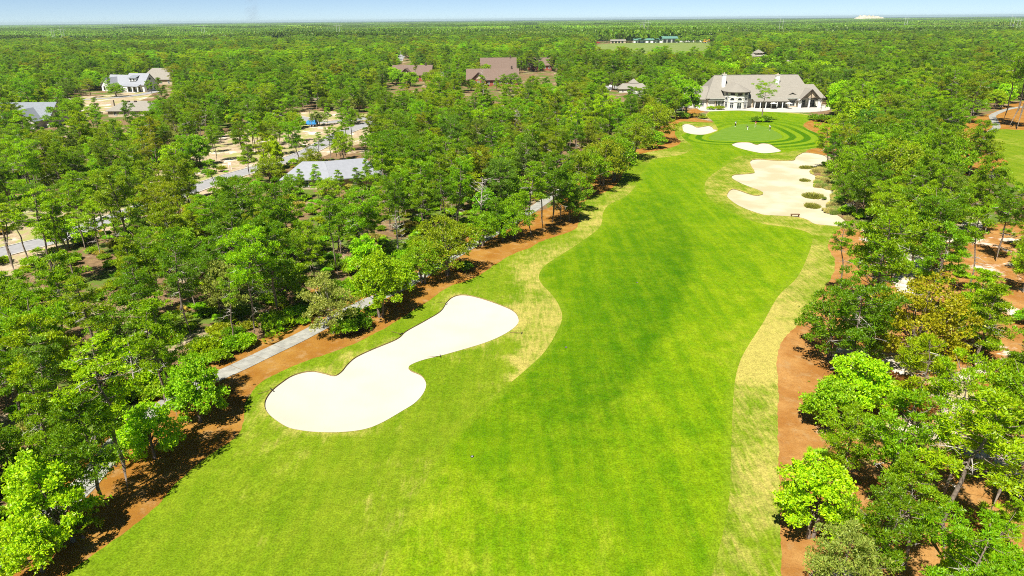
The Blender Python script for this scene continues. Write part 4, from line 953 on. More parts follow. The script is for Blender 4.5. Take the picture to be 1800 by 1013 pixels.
for i, (px, py, tp, k, v_, tn, tx) in enumerate((
        (1472, 205, 140, 'leafy', 2, 'lime green', 'lime green tree right of the clubhouse gable'), (1483, 215, 140, 'pine', 0, 'mid-green', 'mid-green pine right of the lime tree by the clubhouse'),
        (1500, 262, 172, 'leafy', 1, 'yellow-green', 'yellow-green tree beside the straw right of the green'),
        (1492, 285, 205, 'oak', 2, 'dark green', 'dark oak over the top corner of the big bunker'), (1530, 320, 215, 'oak', 1, 'dark green', 'widest dark oak beside the big bunker'), (1488, 330, 262, 'oak', 3, 'mid-green', 'low mid-green oak touching the scrub of the big bunker'),
        (1505, 385, 285, 'pine', 4, 'dark green', 'dark pine shading the near corner of the big bunker'), (1560, 372, 250, 'oak', 0, 'olive green', 'olive oak behind the trunks beyond the big bunker'),
        (1640, 330, 230, 'oak', 1, 'mid-green', 'spreading mid-green oak left of the next hole'), (1700, 305, 222, 'oak', 0, 'olive green', 'broad olive oak at the edge of the neighbouring fairway'),
        (1660, 215, 120, 'pine', 1, 'mid-green', 'tall full pine left of the right-hand cart path'), (1705, 218, 132, 'pine', 3, 'olive green', 'olive pine beside the right-hand cart path'),
        (1773, 224, 70, 'tall', 2, 'mid-green', 'tall pine with thick trunk by the right-hand cart path'), (1787, 228, 62, 'tall', 0, 'dark green', 'tallest pine standing on the grass edge by the right-hand cart path'), (1762, 216, 92, 'tall', 1, 'mid-green', 'slimmest tall pine by the right-hand cart path'),
        (1478, 524, 388, 'tall', 1, 'mid-green', 'thin pine with a clear trunk on the straw right of the fairway'), (1528, 580, 372, 'pine', 3, 'mid-green', 'tall two-tiered pine standing by the white sand patch'),
        (1648, 508, 352, 'pine', 5, 'dark green', 'gnarled dark pine with hanging dead branches beyond the white sand'), (1598, 402, 300, 'tall', 1, 'dark green', 'slim dark pine left of the gap with the path'), (1585, 410, 296, 'tall', 0, 'mid-green', 'slim mid-green pine among the pale trunks past the big bunker'),
        (1540, 395, 290, 'pine', 0, 'dark green', 'dark pine right beside the shadowed bunker corner'), (1625, 410, 318, 'pine', 2, 'yellow-green', 'yellow-green pine past the white sand'),
        (1458, 630, 512, 'oak', 0, 'dark green', 'dark oak leaning its shade over the straw'), (1520, 660, 545, 'pine', 4, 'dark green', 'dark pine hugging the oak on the straw'), (1600, 650, 488, 'oak', 0, 'bronze', 'bronze tinted oak with new growth'),
        (1502, 726, 622, 'leafy', 0, 'lime green', 'lime green round tree below the dark oak'), (1455, 752, 668, 'leafy', 0, 'bright green', 'bright green low tree at the edge of the straw'), (1592, 700, 600, 'pine', 3, 'olive green', 'olive pine with rusty needles left of the sand'),
        (1425, 945, 806, 'leafy', 2, 'lime green', 'largest lime green tree, over the straw edge at the near right'), (1540, 930, 705, 'pine', 0, 'mid-green', 'big mid-green pine behind the largest lime tree'), (1470, 850, 720, 'pine', 4, 'mid-green', 'rounded mid-green pine above the largest lime tree'),
        (1520, 1075, 880, 'pine', 3, 'dark green', 'dark pine full of grey dead twigs at the near edge'), (1450, 1090, 930, 'pine', 4, 'grey-green', 'grey-green pine cut by the bottom edge'), (1590, 1010, 830, 'pine', 0, 'mid-green', 'mid-green pine left of the bare trunk with a long shadow'),
        (1662, 988, 690, 'tall', 2, 'yellow-green', 'tall pine with a bare leaning trunk and long shadow'), (1742, 898, 680, 'pine', 5, 'mid-green', 'leaning pine with a pale trunk'), (1748, 980, 880, 'pine', 2, 'yellow-green', 'small yellow-green pine beside the leaning pale trunk'),
        (1720, 1090, 965, 'leafy', 0, 'yellow-green', 'yellow-green tree top at the near right corner'), (1830, 960, 700, 'pine', 1, 'mid-green', 'mid-green pine cut by the right edge'))):
    ln = {36: (0.08, 0.0)}.get(i, (0.0, 0.0))
    if 'leaning pine' in tx: ln = (0.25, 0.0)
    if 'bare leaning' in tx: ln = (0.10, 0.0)
    key(k, v_, px, py, tp, tn, tx, 1.45 if k == 'tall' and i > 30 else 1.05, ln)
for px, py, tp in ((1576, 700, 662), (1604, 735, 696)): key('shrub', 0, px, py, tp, 'rust-red', 'rust-red dying shrub between the pines on the sand' if px < 1600 else 'second rust-red shrub, nearer the fairway woods edge', 1.0)
# slender pines along the neighbourhood road, from near to far
for i, (px, py, tp) in enumerate(((100, 505, 330), (132, 500, 345), (112, 492, 352), (55, 470, 352), (30, 492, 362), (20, 470, 318), (165, 428, 300), (177, 422, 305), (190, 424, 298), (207, 420, 318), (150, 440, 322), (236, 404, 285), (246, 398, 300), (318, 385, 250), (330, 372, 268), (222, 410, 310))):
    key('tall', i % 3, px, py, tp, ('yellow-green', 'mid-green', 'mid-green', 'dark green')[i % 4], None, 1.2)
for px, py, tp in ((476, 258, 205), (491, 253, 195), (506, 262, 200), (540, 284, 245), (580, 284, 222), (590, 283, 232), (600, 282, 224), (455, 262, 200), (566, 285, 232), (610, 280, 235)):
    key(('tall', 'pine')[px % 2], px % 3, px, py, tp, ('mid-green', 'yellow-green')[px % 2], None, 1.3)
key('oak', 3, 475, 322, 278, 'olive green', 'low olive oak beside the neighbourhood road left of the grey roof', 1.2)
key('pine', 2, 560, 352, 290, 'bright green', 'bright green cone-shaped pine in front of the pale grey roof', 1.0); key('pine', 2, 530, 350, 298, 'mid-green', 'mid-green cone-shaped pine at the left end of the pale grey roof', 1.0)
for px, py, tp, k_, tn_ in ((598, 356, 300, 'pine', 'mid-green'), (628, 352, 296, 'pine', 'dark green'), (580, 360, 312, 'oak', 'yellow-green'), (515, 352, 305, 'oak', 'mid-green'), (645, 340, 282, 'pine', 'mid-green')): key(k_, 2, px, py, tp, tn_, None, 1.1)
for i, (px, py, tp, k_, tn_) in enumerate(((1238, 160, 112, 'oak', 'olive green'), (1262, 158, 108, 'leafy', 'bright green'), (1284, 157, 112, 'leafy', 'lime green'), (1306, 156, 106, 'leafy', 'bright green'), (1330, 156, 112, 'leafy', 'lime green'), (1352, 155, 108, 'leafy', 'bright green'), (1372, 155, 116, 'oak', 'dark green'),
        (1395, 152, 104, 'oak', 'mid-green'), (1300, 140, 96, 'leafy', 'lime green'), (1345, 138, 96, 'leafy', 'bright green'), (1440, 150, 108, 'leafy', 'lime green'), (1455, 165, 118, 'leafy', 'bright green'), (1225, 150, 112, 'leafy', 'bright green'))): key(k_, i % 3, px, py, tp, tn_, None, 1.5)
key('leafy', 1, 1163, 150, 118, 'bright green', 'bright green domed tree above the outbuilding', 1.3); key('leafy', 2, 1415, 135, 88, 'bright green', 'tall rounded bright green tree behind the clubhouse roof', 1.0)
key('pine', 0, 802, 162, 108, 'mid-green', 'large pine left of the red gabled lodge', 1.1)
for px, py, tp, k_, v_, tn_ in ((698, 150, 122, 'leafy', 1, 'bright green'), (712, 149, 127, 'oak', 3, 'mid-green'), (722, 152, 126, 'leafy', 0, 'bright green'), (748, 151, 128, 'pine', 4, 'mid-green'), (762, 149, 122, 'oak', 1, 'olive green'), (828, 160, 140, 'oak', 3, 'mid-green'), (846, 161, 145, 'shrub', 1, 'olive green'), (872, 160, 138, 'pine', 2, 'mid-green'),
        (886, 160, 131, 'pine', 0, 'mid-green'), (902, 159, 128, 'oak', 2, 'dark green'), (855, 133, 112, 'leafy', 2, 'yellow-green'), (838, 136, 116, 'oak', 1, 'olive green'), (690, 148, 118, 'leafy', 2, 'lime green'), (205, 170, 146, 'oak', 3, 'mid-green'), (268, 168, 142, 'pine', 0, 'mid-green'), (160, 172, 140, 'pine', 3, 'olive green')): key(k_, v_, px, py, tp, tn_, None, 1.3)
key('tall', 0, 733, 150, 103, 'olive green', 'pine standing in front of the lodge with the broken roof', 0.8)
key('pine', 0, 195, 168, 130, 'bright green', 'pine standing before the left wing of the white house', 0.9)
key('snag', 0, 250, 512, 455, 'mid-green', 'bare white dead tree among low green crowns', 1.2); key('snag', 1, 700, 452, 385, 'mid-green', 'bare grey dead tree behind the olive oak', 1.2)
key('snag', 0, 1640, 222, 190, 'mid-green', 'leaning bare trunk near the right-hand cart path', 0.7, (0.35, 0)); key('snag', 1, 1560, 935, 850, 'mid-green', 'bleached dead tree between the big pine and the straw', 1.0)
for px, py in ((905, 245), (780, 170), (850, 165), (845, 390), (240, 690), (1655, 740)): key('snag', px % 2, px, py, py - 1500 / max(20, 1e4 / py) - 18, 'mid-green', None, 1.0)

# ---- the woods: a jittered scatter, kept off the open ground and out of the sight lines to the buildings
KEEP = [(1226, 126, 1448, 197, 190), (50, 174, 114, 196, 226), (160, 126, 266, 156, 160), (246, 120, 298, 139, 149), (190, 179, 268, 193, 206), (508, 282, 634, 322, 333), (690, 110, 758, 133, 143), (820, 118, 906, 147, 152), (842, 104, 906, 112, 131),
        (924, 107, 976, 117, 128), (1070, 140, 1126, 151, 163), (1320, 84, 1343, 98, 107), (1374, 112, 1391, 126, 132), (1050, 63, 1244, 79, 76), (704, 84, 718, 106, 108), (0, 408, 185, 447, 458)]
SOFT = [(430, 226, 640, 300, 300), (340, 232, 500, 312, 312), (500, 200, 645, 226, 230), (400, 292, 445, 318, 325), (80, 196, 235, 212, 214), (1735, 186, 1800, 232, 240), (1690, 262, 1780, 302, 305), (1700, 380, 1745, 445, 460), (1560, 425, 1640, 525, 560), (1630, 660, 1700, 720, 760), (0, 262, 28, 318, 320),
        (1440, 510, 1500, 640, 700), (1365, 560, 1450, 1000, 1090)]
hx, hy = [], []
for o in bpy.data.objects:
    if o.get('category') in ('house', 'building', 'pavilion', 'shed'):
        bb = [c.matrix_local @ Vector(q) for c in o.children if c.type == 'MESH' for q in c.bound_box]
        hx.append((o.location.x + min(b.x for b in bb) - 2.5, o.location.x + max(b.x for b in bb) + 2.5)); hy.append((o.location.y + min(b.y for b in bb) - 2.5, o.location.y + max(b.y for b in bb) + 2))
def scatter(y0, y1, sp, xmin=-1e9, xmax=1e9, marg=1.08):
    xs, ys = [], []; Y = y0
    while Y < y1:
        half = Y * 0.74 * marg + 14; x = np.arange(-half, half, sp); xs.append(x + rng.uniform(-.47, .47, len(x)) * sp); ys.append(Y + rng.uniform(-.47, .47, len(x)) * sp); Y += sp
    return np.concatenate(xs), np.concatenate(ys)
def open_ground(x, y, soft=0.66, lotp=0.74):
    """True where a tree may stand"""
    ok = np.ones(len(x), bool); l = region_at(x, y); names = np.array([q for q, p in REG] + ['floor'])[l]
    ok &= ~np.isin(names, ['rough', 'rough2', 'fairway', 'green', 'b_near', 'b_left', 'b_front', 'b_big', 'water', 'field', 'straw', 'straw_r'])
    ok &= ~(np.isin(names, ['lot']) & (rng.random(len(x)) < lotp))
    ok &= ~(np.isin(names, ['straw_sandy', 'white_sand']) & (rng.random(len(x)) < 0.40))
    for l_, p in REG:
        if l_ in ('rough', 'rough2', 'field', 'b_big'): ok &= dist_poly(p, x, y) > 2.2
    for P in PATHS: ok &= dist_poly(P[::2], x, y, False) > 2.9
    for P in ROADS: ok &= dist_poly(P[::2], x, y, False) > 4.2
    for (a, b), (c, d) in zip(hx, hy): ok &= ~((x > a) & (x < b) & (y > c) & (y < d))
    px, py, w = projn(x, y, 0.0); ok &= ~((py > 1000) & (px > -60) & (px < 1400)); _, pt, _ = projn(x, y, np.where(y < 262, 11.5, 15.5)); r = np.where(y < 262, 2.6, 3.8) * F / w
    crown_lo = py + (pt - py) * 0.18
    for i, (a, b, c, d, base) in enumerate(KEEP + SOFT):
        hit = (px + r > a) & (px - r < c) & (pt < d) & (crown_lo > b) & (py > base)
        ok &= ~(hit & (rng.random(len(x)) < (1.0 if i < len(KEEP) else soft)))
    return ok
def free_of_keys(x, y, dmin):
    K = np.array([(t_['x'], t_['y']) for t_ in TREES if t_['kind'] not in ('shrub', 'palmetto')]); return ((x[:, None] - K[None, :, 0]) ** 2 + (y[:, None] - K[None, :, 1]) ** 2).min(1) > dmin ** 2
x, y = scatter(26, 150, 5.0); m = open_ground(x, y); x, y = x[m], y[m]; m = free_of_keys(x, y, 3.2); x, y = x[m], y[m]
x2, y2 = scatter(150, 262, 5.6); m = open_ground(x2, y2); x2, y2 = x2[m], y2[m]; m = free_of_keys(x2, y2, 3.5); x = np.concatenate([x, x2[m]]); y = np.concatenate([y, y2[m]])
def stand(x, y):     # slow change of species over the woods
    return math.sin(x / 31 + 1) * math.sin(y / 27 + 2) + 0.5 * math.sin(x / 13 - y / 17)
WILD = []
for a, b in zip(x, y):
    u = rng.random(); s_ = stand(a, b)
    if u < 0.78 + 0.10 * s_: kd = 'pine' if rng.random() < 0.84 else 'tall'
    elif u < 0.92: kd = 'oak'
    else: kd = 'leafy'
    if kd == 'pine' or kd == 'tall': tn = rng.choice(['dark green', 'mid-green', 'yellow-green', 'olive green', 'blue-green'], p=[.22, .40, .20, .12, .06])
    elif kd == 'oak': tn = rng.choice(['mid-green', 'olive green', 'dark green', 'grey-green', 'yellow-green'], p=[.34, .28, .2, .1, .08])
    else: tn = rng.choice(['lime green', 'bright green', 'yellow-green'], p=[.34, .46, .2])
    sc = rng.uniform(0.72, 1.12); w_ = rng.uniform(0.9, 1.12)
    WILD.append((kd, int(rng.integers(len(PROTO[kd]))), a, b, (sc * w_, sc * w_, sc * rng.uniform(0.85, 1.1)), str(tn)))
WILD.sort(key=lambda q: q[3] + abs(q[2]) * 0.15)
cnt = {}
for t_ in TREES: n_ = KIND[t_['kind']][0]; cnt[n_] = cnt.get(n_, 0) + 1
REST = []
for q in WILD:
    n_ = KIND[q[0]][0]
    if cnt.get(n_, 0) < 300: cnt[n_] = cnt.get(n_, 0) + 1; plant(*q)
    else: REST.append(q)
# shrubs and palmettos on the woodland edge
ed = np.concatenate([PATHS[0] + normals(PATHS[0]) * q for q in (3.2, 4.6, 6.2)]); ed = ed[(ed[:, 1] < 150)]
ed = ed[rng.random(len(ed)) < 0.30]
for a, b in ed + rng.normal(size=ed.shape) * 0.5:
    kd = 'palmetto' if rng.random() < 0.4 else 'shrub'; sc = rng.uniform(0.7, 1.3)
    plant(kd, int(rng.integers(len(PROTO[kd]))), a, b, (sc, sc, sc), str(rng.choice(['bright green', 'mid-green', 'yellow-green', 'dark green'], p=[.35, .3, .2, .15])))
for px, py, k, v_, s_, tn, tx in ((606, 590, 'shrub', 1, 1.25, 'bright green', 'bright green shrub at the foot of the grey-green tree'), (632, 580, 'shrub', 0, 1.4, 'dark green', 'dark shrub at the foot of the grey-green tree'), (620, 572, 'shrub', 1, 1.4, 'dark green', 'dark shrub behind the grey-green tree trunk'),
                              (655, 552, 'shrub', 2, 1.1, 'dark green', 'dark shrub between grey-green and yellow-green trees'), (148, 945, 'palmetto', 1, 1.3, 'dark green', 'dark palmetto at the foot of the leaning trunk'), (205, 820, 'palmetto', 0, 1.1, 'yellow-green', 'yellow-green palmetto by the tall bare trunk'),
                              (815, 476, 'shrub', 0, 1.3, 'dark green', 'dark shrub under the broad olive oak'), (1330, 214, 'shrub', 2, 1.9, 'dark green', 'dark low shrub at the left of the island bed'), (1337, 215, 'shrub', 0, 1.2, 'lime green', 'pale shrub in the middle of the island bed'), (1346, 214, 'shrub', 2, 2.2, 'dark green', 'dark low shrub at the right of the island bed'),
                              (1432, 211, 'shrub', 2, 2.2, 'dark green', 'dark shrub left of the terrace corner pine'), (1446, 214, 'shrub', 2, 2.6, 'dark green', 'dark shrub right of the terrace corner pine'), (1460, 217, 'shrub', 1, 1.9, 'mid-green', 'mid-green shrub beyond the terrace corner pine'),
                              (1200, 208, 'shrub', 2, 2.4, 'dark green', 'dark shrub under the tree by the left wing'), (1222, 206, 'shrub', 2, 1.6, 'straw-coloured', 'straw-coloured tuft on the straw left of the green'), (1236, 209, 'shrub', 2, 1.3, 'olive green', 'olive tuft on the straw left of the green'),
                              (1265, 193, 'shrub', 2, 1.8, 'olive green', 'olive bush bed below the left part of the terrace'), (1250, 193, 'shrub', 2, 1.6, 'yellow-green', 'yellow-green bush at the left of the terrace')):
    a, b = ground(px, py); plant(k, v_, a, b, (s_, s_, s_ * 0.85), tn, None, (0, 0), tx, 0.05)

# ---- labels that tell the trees apart: look, form, where, then the order along that stretch
FORM = {('pine', 0): 'rounded pine', ('pine', 1): 'flat-topped pine', ('pine', 2): 'cone-shaped pine', ('pine', 3): 'ragged pine', ('pine', 4): 'low full pine', ('pine', 5): 'wind-swept pine', ('pine', 6): 'shaggy pine',
        ('tall', 0): 'slender pine', ('tall', 1): 'thin sparse pine', ('tall', 2): 'tall slim pine', ('oak', 0): 'domed oak', ('oak', 1): 'spreading oak', ('oak', 2): 'upright oak', ('oak', 3): 'low oak', ('leafy', 0): 'small round tree', ('leafy', 1): 'leafy tree', ('leafy', 2): 'large leafy tree',
        ('grey', 0): 'airy tree', ('shrub', 0): 'round shrub', ('shrub', 1): 'tall shrub', ('shrub', 2): 'low shrub', ('palmetto', 0): 'small palmetto', ('palmetto', 1): 'large palmetto', ('snag', 0): 'bare dead tree', ('snag', 1): 'short bare dead tree'}
def where(x, y):
    px, py = proj(x, y, 0)
    if x > 0 and px > 1180:
        if py > 700: return 'in the near right woods'
        if py > 520: return 'right of the straw strip'
        if py > 400: return 'round the white sand patch'
        if py > 300: return 'beyond the large bunker'
        if py > 235: return 'between large bunker and next hole'
        if py > 190: return 'right of the clubhouse'
        return 'behind the clubhouse'
    d = float(dist_poly(PATHS[0][::3], x, y, False)[0]); dr = float(dist_poly(ROADS[0][::3], x, y, False)[0])
    if dr < 12: a = 'by the road'
    elif d < 9: a = 'by the cart path'
    elif d < 24: a = 'inside the woods edge'
    else: a = 'deep in the woods'
    if py > 760: b = 'in the near corner'
    elif py > 640: b = 'level with the near bunker tip'
    elif py > 520: b = 'level with the long bunker'
    elif py > 430: b = 'level with the olive oak'
    elif py > 340: b = 'short of the grey roof'
    elif py > 285: b = 'level with the grey roof'
    elif py > 235: b = 'level with the sandy lot'
    elif py > 195: b = 'past the sandy lot'
    else: b = 'toward the lodges'
    return a + ' ' + b
ORD = ['nearest', 'second nearest', 'third nearest', 'fourth nearest', 'fifth nearest', 'sixth nearest', 'seventh nearest', 'eighth nearest', 'ninth nearest', 'tenth nearest', 'eleventh nearest', 'twelfth nearest', 'thirteenth nearest', 'fourteenth nearest', 'fifteenth nearest', 'sixteenth nearest']
cls = {}
for t_ in TREES:
    if not t_['label']:
        look = FORM[(t_['kind'], t_['var'])]
        if t_['kind'] != 'snag': look = t_['tint'] + ' ' + look
        cls.setdefault((look, where(t_['x'], t_['y'])), []).append(t_)
for (look, wh), ts in cls.items():
    ts.sort(key=lambda q: math.hypot(q['x'], q['y']))
    for i, t_ in enumerate(ts): t_['label'] = (f'{ORD[min(i, 15)]} ' if len(ts) > 1 else '') + look + ' ' + wh
# ---- build them: one prototype each, then copies that share its meshes
def put_tree(t_):
    name = KIND[t_['kind']][0]; tr, cr, dd, H, R = PROTO[t_['kind']][t_['var']]; pn = PARTN.get(t_['kind'], ('trunk', 'crown'))
    r = bpy.data.objects.new(name, None); COL.objects.link(r); r.empty_display_size = 0.3
    r.location = (t_['x'], t_['y'], float(hgt(t_['x'], t_['y'])) - 0.03); r.scale = t_['sc']
    r.rotation_euler = (-t_['lean'][1], t_['lean'][0], t_['rz'])
    r.rotation_mode = 'XYZ'
    r.matrix_basis = Matrix.Translation(r.location) @ Matrix.Rotation(t_['lean'][0], 4, 'Y') @ Matrix.Rotation(-t_['lean'][1], 4, 'X') @ Matrix.Rotation(t_['rz'], 4, 'Z') @ Matrix.Diagonal((*t_['sc'], 1))
    tag(r, t_['label'], KIND[t_['kind']][1], GROUP[name])
    link(pn[0], tr, r)
    if cr:
        c = link(pn[1], cr, r); tn = TINT[t_['tint']]; c['tint'] = [max(0.003, q * (1 + j)) for q, j in zip(tn, t_['jit'])]
    if dd: link('dead_branch', dd, r)
for t_ in TREES: put_tree(t_)

# ---- woods past the limit of single trees: one object each, real geometry scattered by geometry nodes
LIB = {}
def lib_mesh(kind, var):
    """trunk and crown of a prototype joined in one mesh for the scattered woods"""
    k = (kind, var)
    if k not in LIB:
        bm = bmesh.new(); tr, cr, dd, H, R = PROTO[kind][var]
        mats = []
        for me in (tr, cr, dd):
            if me is None: continue
            n0 = len(bm.faces); bm.from_mesh(me); bm.faces.ensure_lookup_table()
            for f in bm.faces[n0:]: f.material_index += len(mats)
            mats += list(me.materials)
        me = bpy.data.meshes.new('woods_tree'); bm.to_mesh(me); bm.free()
        for m_ in mats: me.materials.append(m_)
        LIB[k] = me
    return LIB[k]
def scatter_object(name, label, protos, pts, rots, scales, idx, tints):
    lib = bpy.data.collections.new(name + '_library')
    for i, me in enumerate(protos): o = bpy.data.objects.new(f'{i:02d}_{name}_source', me); lib.objects.link(o)
    me = bpy.data.meshes.new(name); me.vertices.add(len(pts)); me.vertices.foreach_set('co', np.asarray(pts, np.float32).ravel())
    for nm, ty, key_, arr in (('rot', 'FLOAT', 'value', rots), ('idx', 'INT', 'value', idx), ('scl', 'FLOAT_VECTOR', 'vector', scales), ('tint', 'FLOAT_VECTOR', 'vector', tints)):
        a = me.attributes.new(nm, ty, 'POINT'); a.data.foreach_set(key_, np.asarray(arr, np.int32 if ty == 'INT' else np.float32).ravel())
    o = link(name, me); tag(o, label, kind='stuff')
    g = bpy.data.node_groups.new(name, 'GeometryNodeTree'); g.interface.new_socket('Geometry', in_out='INPUT', socket_type='NodeSocketGeometry'); g.interface.new_socket('Geometry', in_out='OUTPUT', socket_type='NodeSocketGeometry')
    N = g.nodes; gi = N.new('NodeGroupInput'); go = N.new('NodeGroupOutput'); ip = N.new('GeometryNodeInstanceOnPoints'); ci = N.new('GeometryNodeCollectionInfo'); mp = N.new('GeometryNodeMeshToPoints')
    ci.inputs['Collection'].default_value = lib; ci.inputs['Separate Children'].default_value = True; ci.inputs['Reset Children'].default_value = True
    ip.inputs['Pick Instance'].default_value = True
    def na(n, ty): q = N.new('GeometryNodeInputNamedAttribute'); q.data_type = ty; q.inputs[0].default_value = n; return q.outputs[0]
    cx = N.new('ShaderNodeCombineXYZ'); L = g.links
    L.new(na('rot', 'FLOAT'), cx.inputs[2]); e2r = N.new('FunctionNodeEulerToRotation'); L.new(cx.outputs[0], e2r.inputs[0]); L.new(e2r.outputs[0], ip.inputs['Rotation'])
    L.new(na('scl', 'FLOAT_VECTOR'), ip.inputs['Scale']); L.new(na('idx', 'INT'), ip.inputs['Instance Index'])
    L.new(gi.outputs[0], mp.inputs[0]); L.new(mp.outputs[0], ip.inputs['Points']); L.new(ci.outputs[0], ip.inputs['Instance']); L.new(ip.outputs[0], go.inputs[0])
    md = o.modifiers.new('scatter', 'NODES'); md.node_group = g
    return o
def scat_from(name, label, rows):
    """rows: kind, var, x, y, scale, tint"""
    ks = sorted({(q[0], q[1]) for q in rows}); ix = {k: i for i, k in enumerate(ks)}
    X = np.array([q[2] for q in rows]); Y_ = np.array([q[3] for q in rows]); z = np.where(Y_ < 1150, hgt(X, Y_), -1.2)
    tn = np.array([TINT[q[5]] for q in rows]) * (1 + rng.uniform(-0.16, 0.16, (len(rows), 3)))
    far_ = np.clip((Y_ - 300) / 250, 0, 1); tn *= (1 + far_ * (0.28 * np.sin(Y_ / 62.0 + 1.5 * np.sin(X / 170.0)) * np.sin(X / 95.0 + Y_ / 140.0) + 0.12 * np.sin(X / 31.0) * np.sin(Y_ / 23.0)))[:, None]
    return scatter_object(name, label, [lib_mesh(*k) for k in ks], np.column_stack([X, Y_, z - 0.05]), rng.uniform(0, 6.28, len(rows)), np.array([q[4] for q in rows]), [ix[(q[0], q[1])] for q in rows], tn)
# middle distance
x, y = scatter(262, 560, 6.2); m = open_ground(x, y); x, y = x[m], y[m]; m = free_of_keys(x, y, 4.0); x, y = x[m], y[m]
x2, y2 = scatter(560, 1150, 8.0); m = open_ground(x2, y2); x = np.concatenate([x, x2[m]]); y = np.concatenate([y, y2[m]])
for a, b in zip(x, y):
    s_ = stand(a / 1.6, b / 1.6); u = rng.random(); fade = min(1, max(0, (b - 350) / 500))
    if u < 0.54 + 0.22 * s_ + 0.14 * fade: kd = 'pine'
    elif u < 0.80 + 0.06 * fade: kd = 'oak'
    else: kd = 'leafy'
    if kd == 'pine': tn = rng.choice(['dark green', 'mid-green', 'yellow-green', 'olive green', 'blue-green'], p=[.24, .38, .18, .10, .10])
    elif kd == 'oak': tn = rng.choice(['mid-green', 'olive green', 'dark green', 'grey-green'], p=[.34, .28, .30, .08])
    else: tn = rng.choice(['lime green', 'bright green', 'yellow-green'], p=[.22, .5, .28])
    sc = rng.uniform(0.62, 1.28); w_ = rng.uniform(0.9, 1.35) * (1.25 if b > 560 else 1.0)
    REST.append((kd, int(rng.integers(len(PROTO[kd]))), a, b, (sc * w_, sc * w_, sc), str(tn)))
scat_from('distant_woods', 'continuous woods of pine and oak beyond the nearer trees', REST)
# undergrowth between the near trees
x, y = scatter(24, 190, 2.6); l = np.array([q for q, p in REG] + ['floor'])[region_at(x, y)]
m = np.isin(l, ['floor', 'straw_sandy', 'lot']) & (rng.random(len(x)) < np.where(l == 'floor', 0.62, np.where(l == 'lot', 0.3, 0.12)))
for P in PATHS: m &= dist_poly(P[::2], x, y, False) > 2.6
for P in ROADS: m &= dist_poly(P[::2], x, y, False) > 4.2
for (a, b), (c, d) in zip(hx, hy): m &= ~((x > a) & (x < b) & (y > c) & (y < d))
m &= dist_poly(POLY['rough'][0], x, y) > 3.0
rows = []
for a, b in zip(x[m], y[m]):
    kd = 'palmetto' if rng.random() < 0.3 else 'shrub'; sc = rng.uniform(0.5, 1.25); rows.append((kd, int(rng.integers(len(PROTO[kd]))), a, b, (sc, sc, sc * 0.8), str(rng.choice(['bright green', 'mid-green', 'yellow-green', 'dark green', 'olive green', 'straw-coloured'], p=[.2, .28, .17, .15, .12, .08]))))
scat_from('undergrowth', 'low palmetto and scrub undergrowth filling the woods floor', rows)
# the far plain: square stands of simple crowns
def far_stand(seed, size=110.0, n=330):
    r_ = np.random.default_rng(seed); px = r_.uniform(-size / 2, size / 2, (n, 2)); V = []; Fq = []; k = 0
    for a, b in px:
        h = r_.uniform(8, 13) ; R = r_.uniform(2.4, 4.2); m_ = 16
        d = unit(r_.normal(size=(m_, 3))); d[:, 2] = np.abs(d[:, 2]); c = np.array([a, b, h - R * 0.9]) + d * R * np.array([0.75, 0.75, 0.8])
        nn = unit(d + r_.normal(size=(m_, 3)) * 0.55); t1 = unit(np.cross(nn, r_.normal(size=(m_, 3)))); t2 = np.cross(nn, t1); q = R * 0.62
        V.append(np.stack([c - t1 * q, c + t2 * q * 0.8, c + t1 * q, c - t2 * q * 0.8], 1).reshape(-1, 3)); Fq.append(np.arange(m_ * 4).reshape(-1, 4) + k); k += m_ * 4
    return mesh_np('far_stand', np.concatenate(V), np.concatenate(Fq), M['leaf'])
FS = [far_stand(91), far_stand(92), far_stand(93)]
pts, sc, tn, ix = [], [], [], []
Y = 1185.0
while Y < 9500:
    st = 100.0 if Y < 3500 else 170.0; half = Y * 0.80 + 150
    for a in np.arange(-half, half, st):
        a_ = a + rng.uniform(-15, 15); b_ = Y + rng.uniform(-15, 15); s_ = stand(a_ / 9, b_ / 14)
        if 1250 < b_ < 4200 and math.sin(a_ / 260 + b_ / 700) * math.sin(b_ / 330) > 0.86: continue
        g_ = rng.uniform(0.5, 1.05) if b_ > 3500 else rng.uniform(0.7, 1.2) * (1.35 if rng.random() < 0.12 else 1.0)
        pts.append((a_, b_, -1.3)); sc.append((st / 100, st / 100, g_)); ix.append(int(rng.integers(3)))
        q = np.array(TINT['dark green']) * (0.5 - 0.2 * s_) + np.array(TINT['mid-green']) * (0.5 + 0.2 * s_); tn.append(q * rng.uniform(0.75, 1.2) * (0.85 + 0.45 * math.sin(b_ / 210.0 + 1.7 * math.sin(a_ / 900.0)) * math.sin(a_ / 640.0 + b_ / 480.0)) * ((1.35, 1.1, 4.0) if rng.random() < 0.08 else (1, 1, 1.5)))
    Y += st
scatter_object('far_forest', 'unbroken pine forest stretching to the horizon', FS, pts, rng.uniform(0, 6.28, len(pts)), sc, ix, tn)
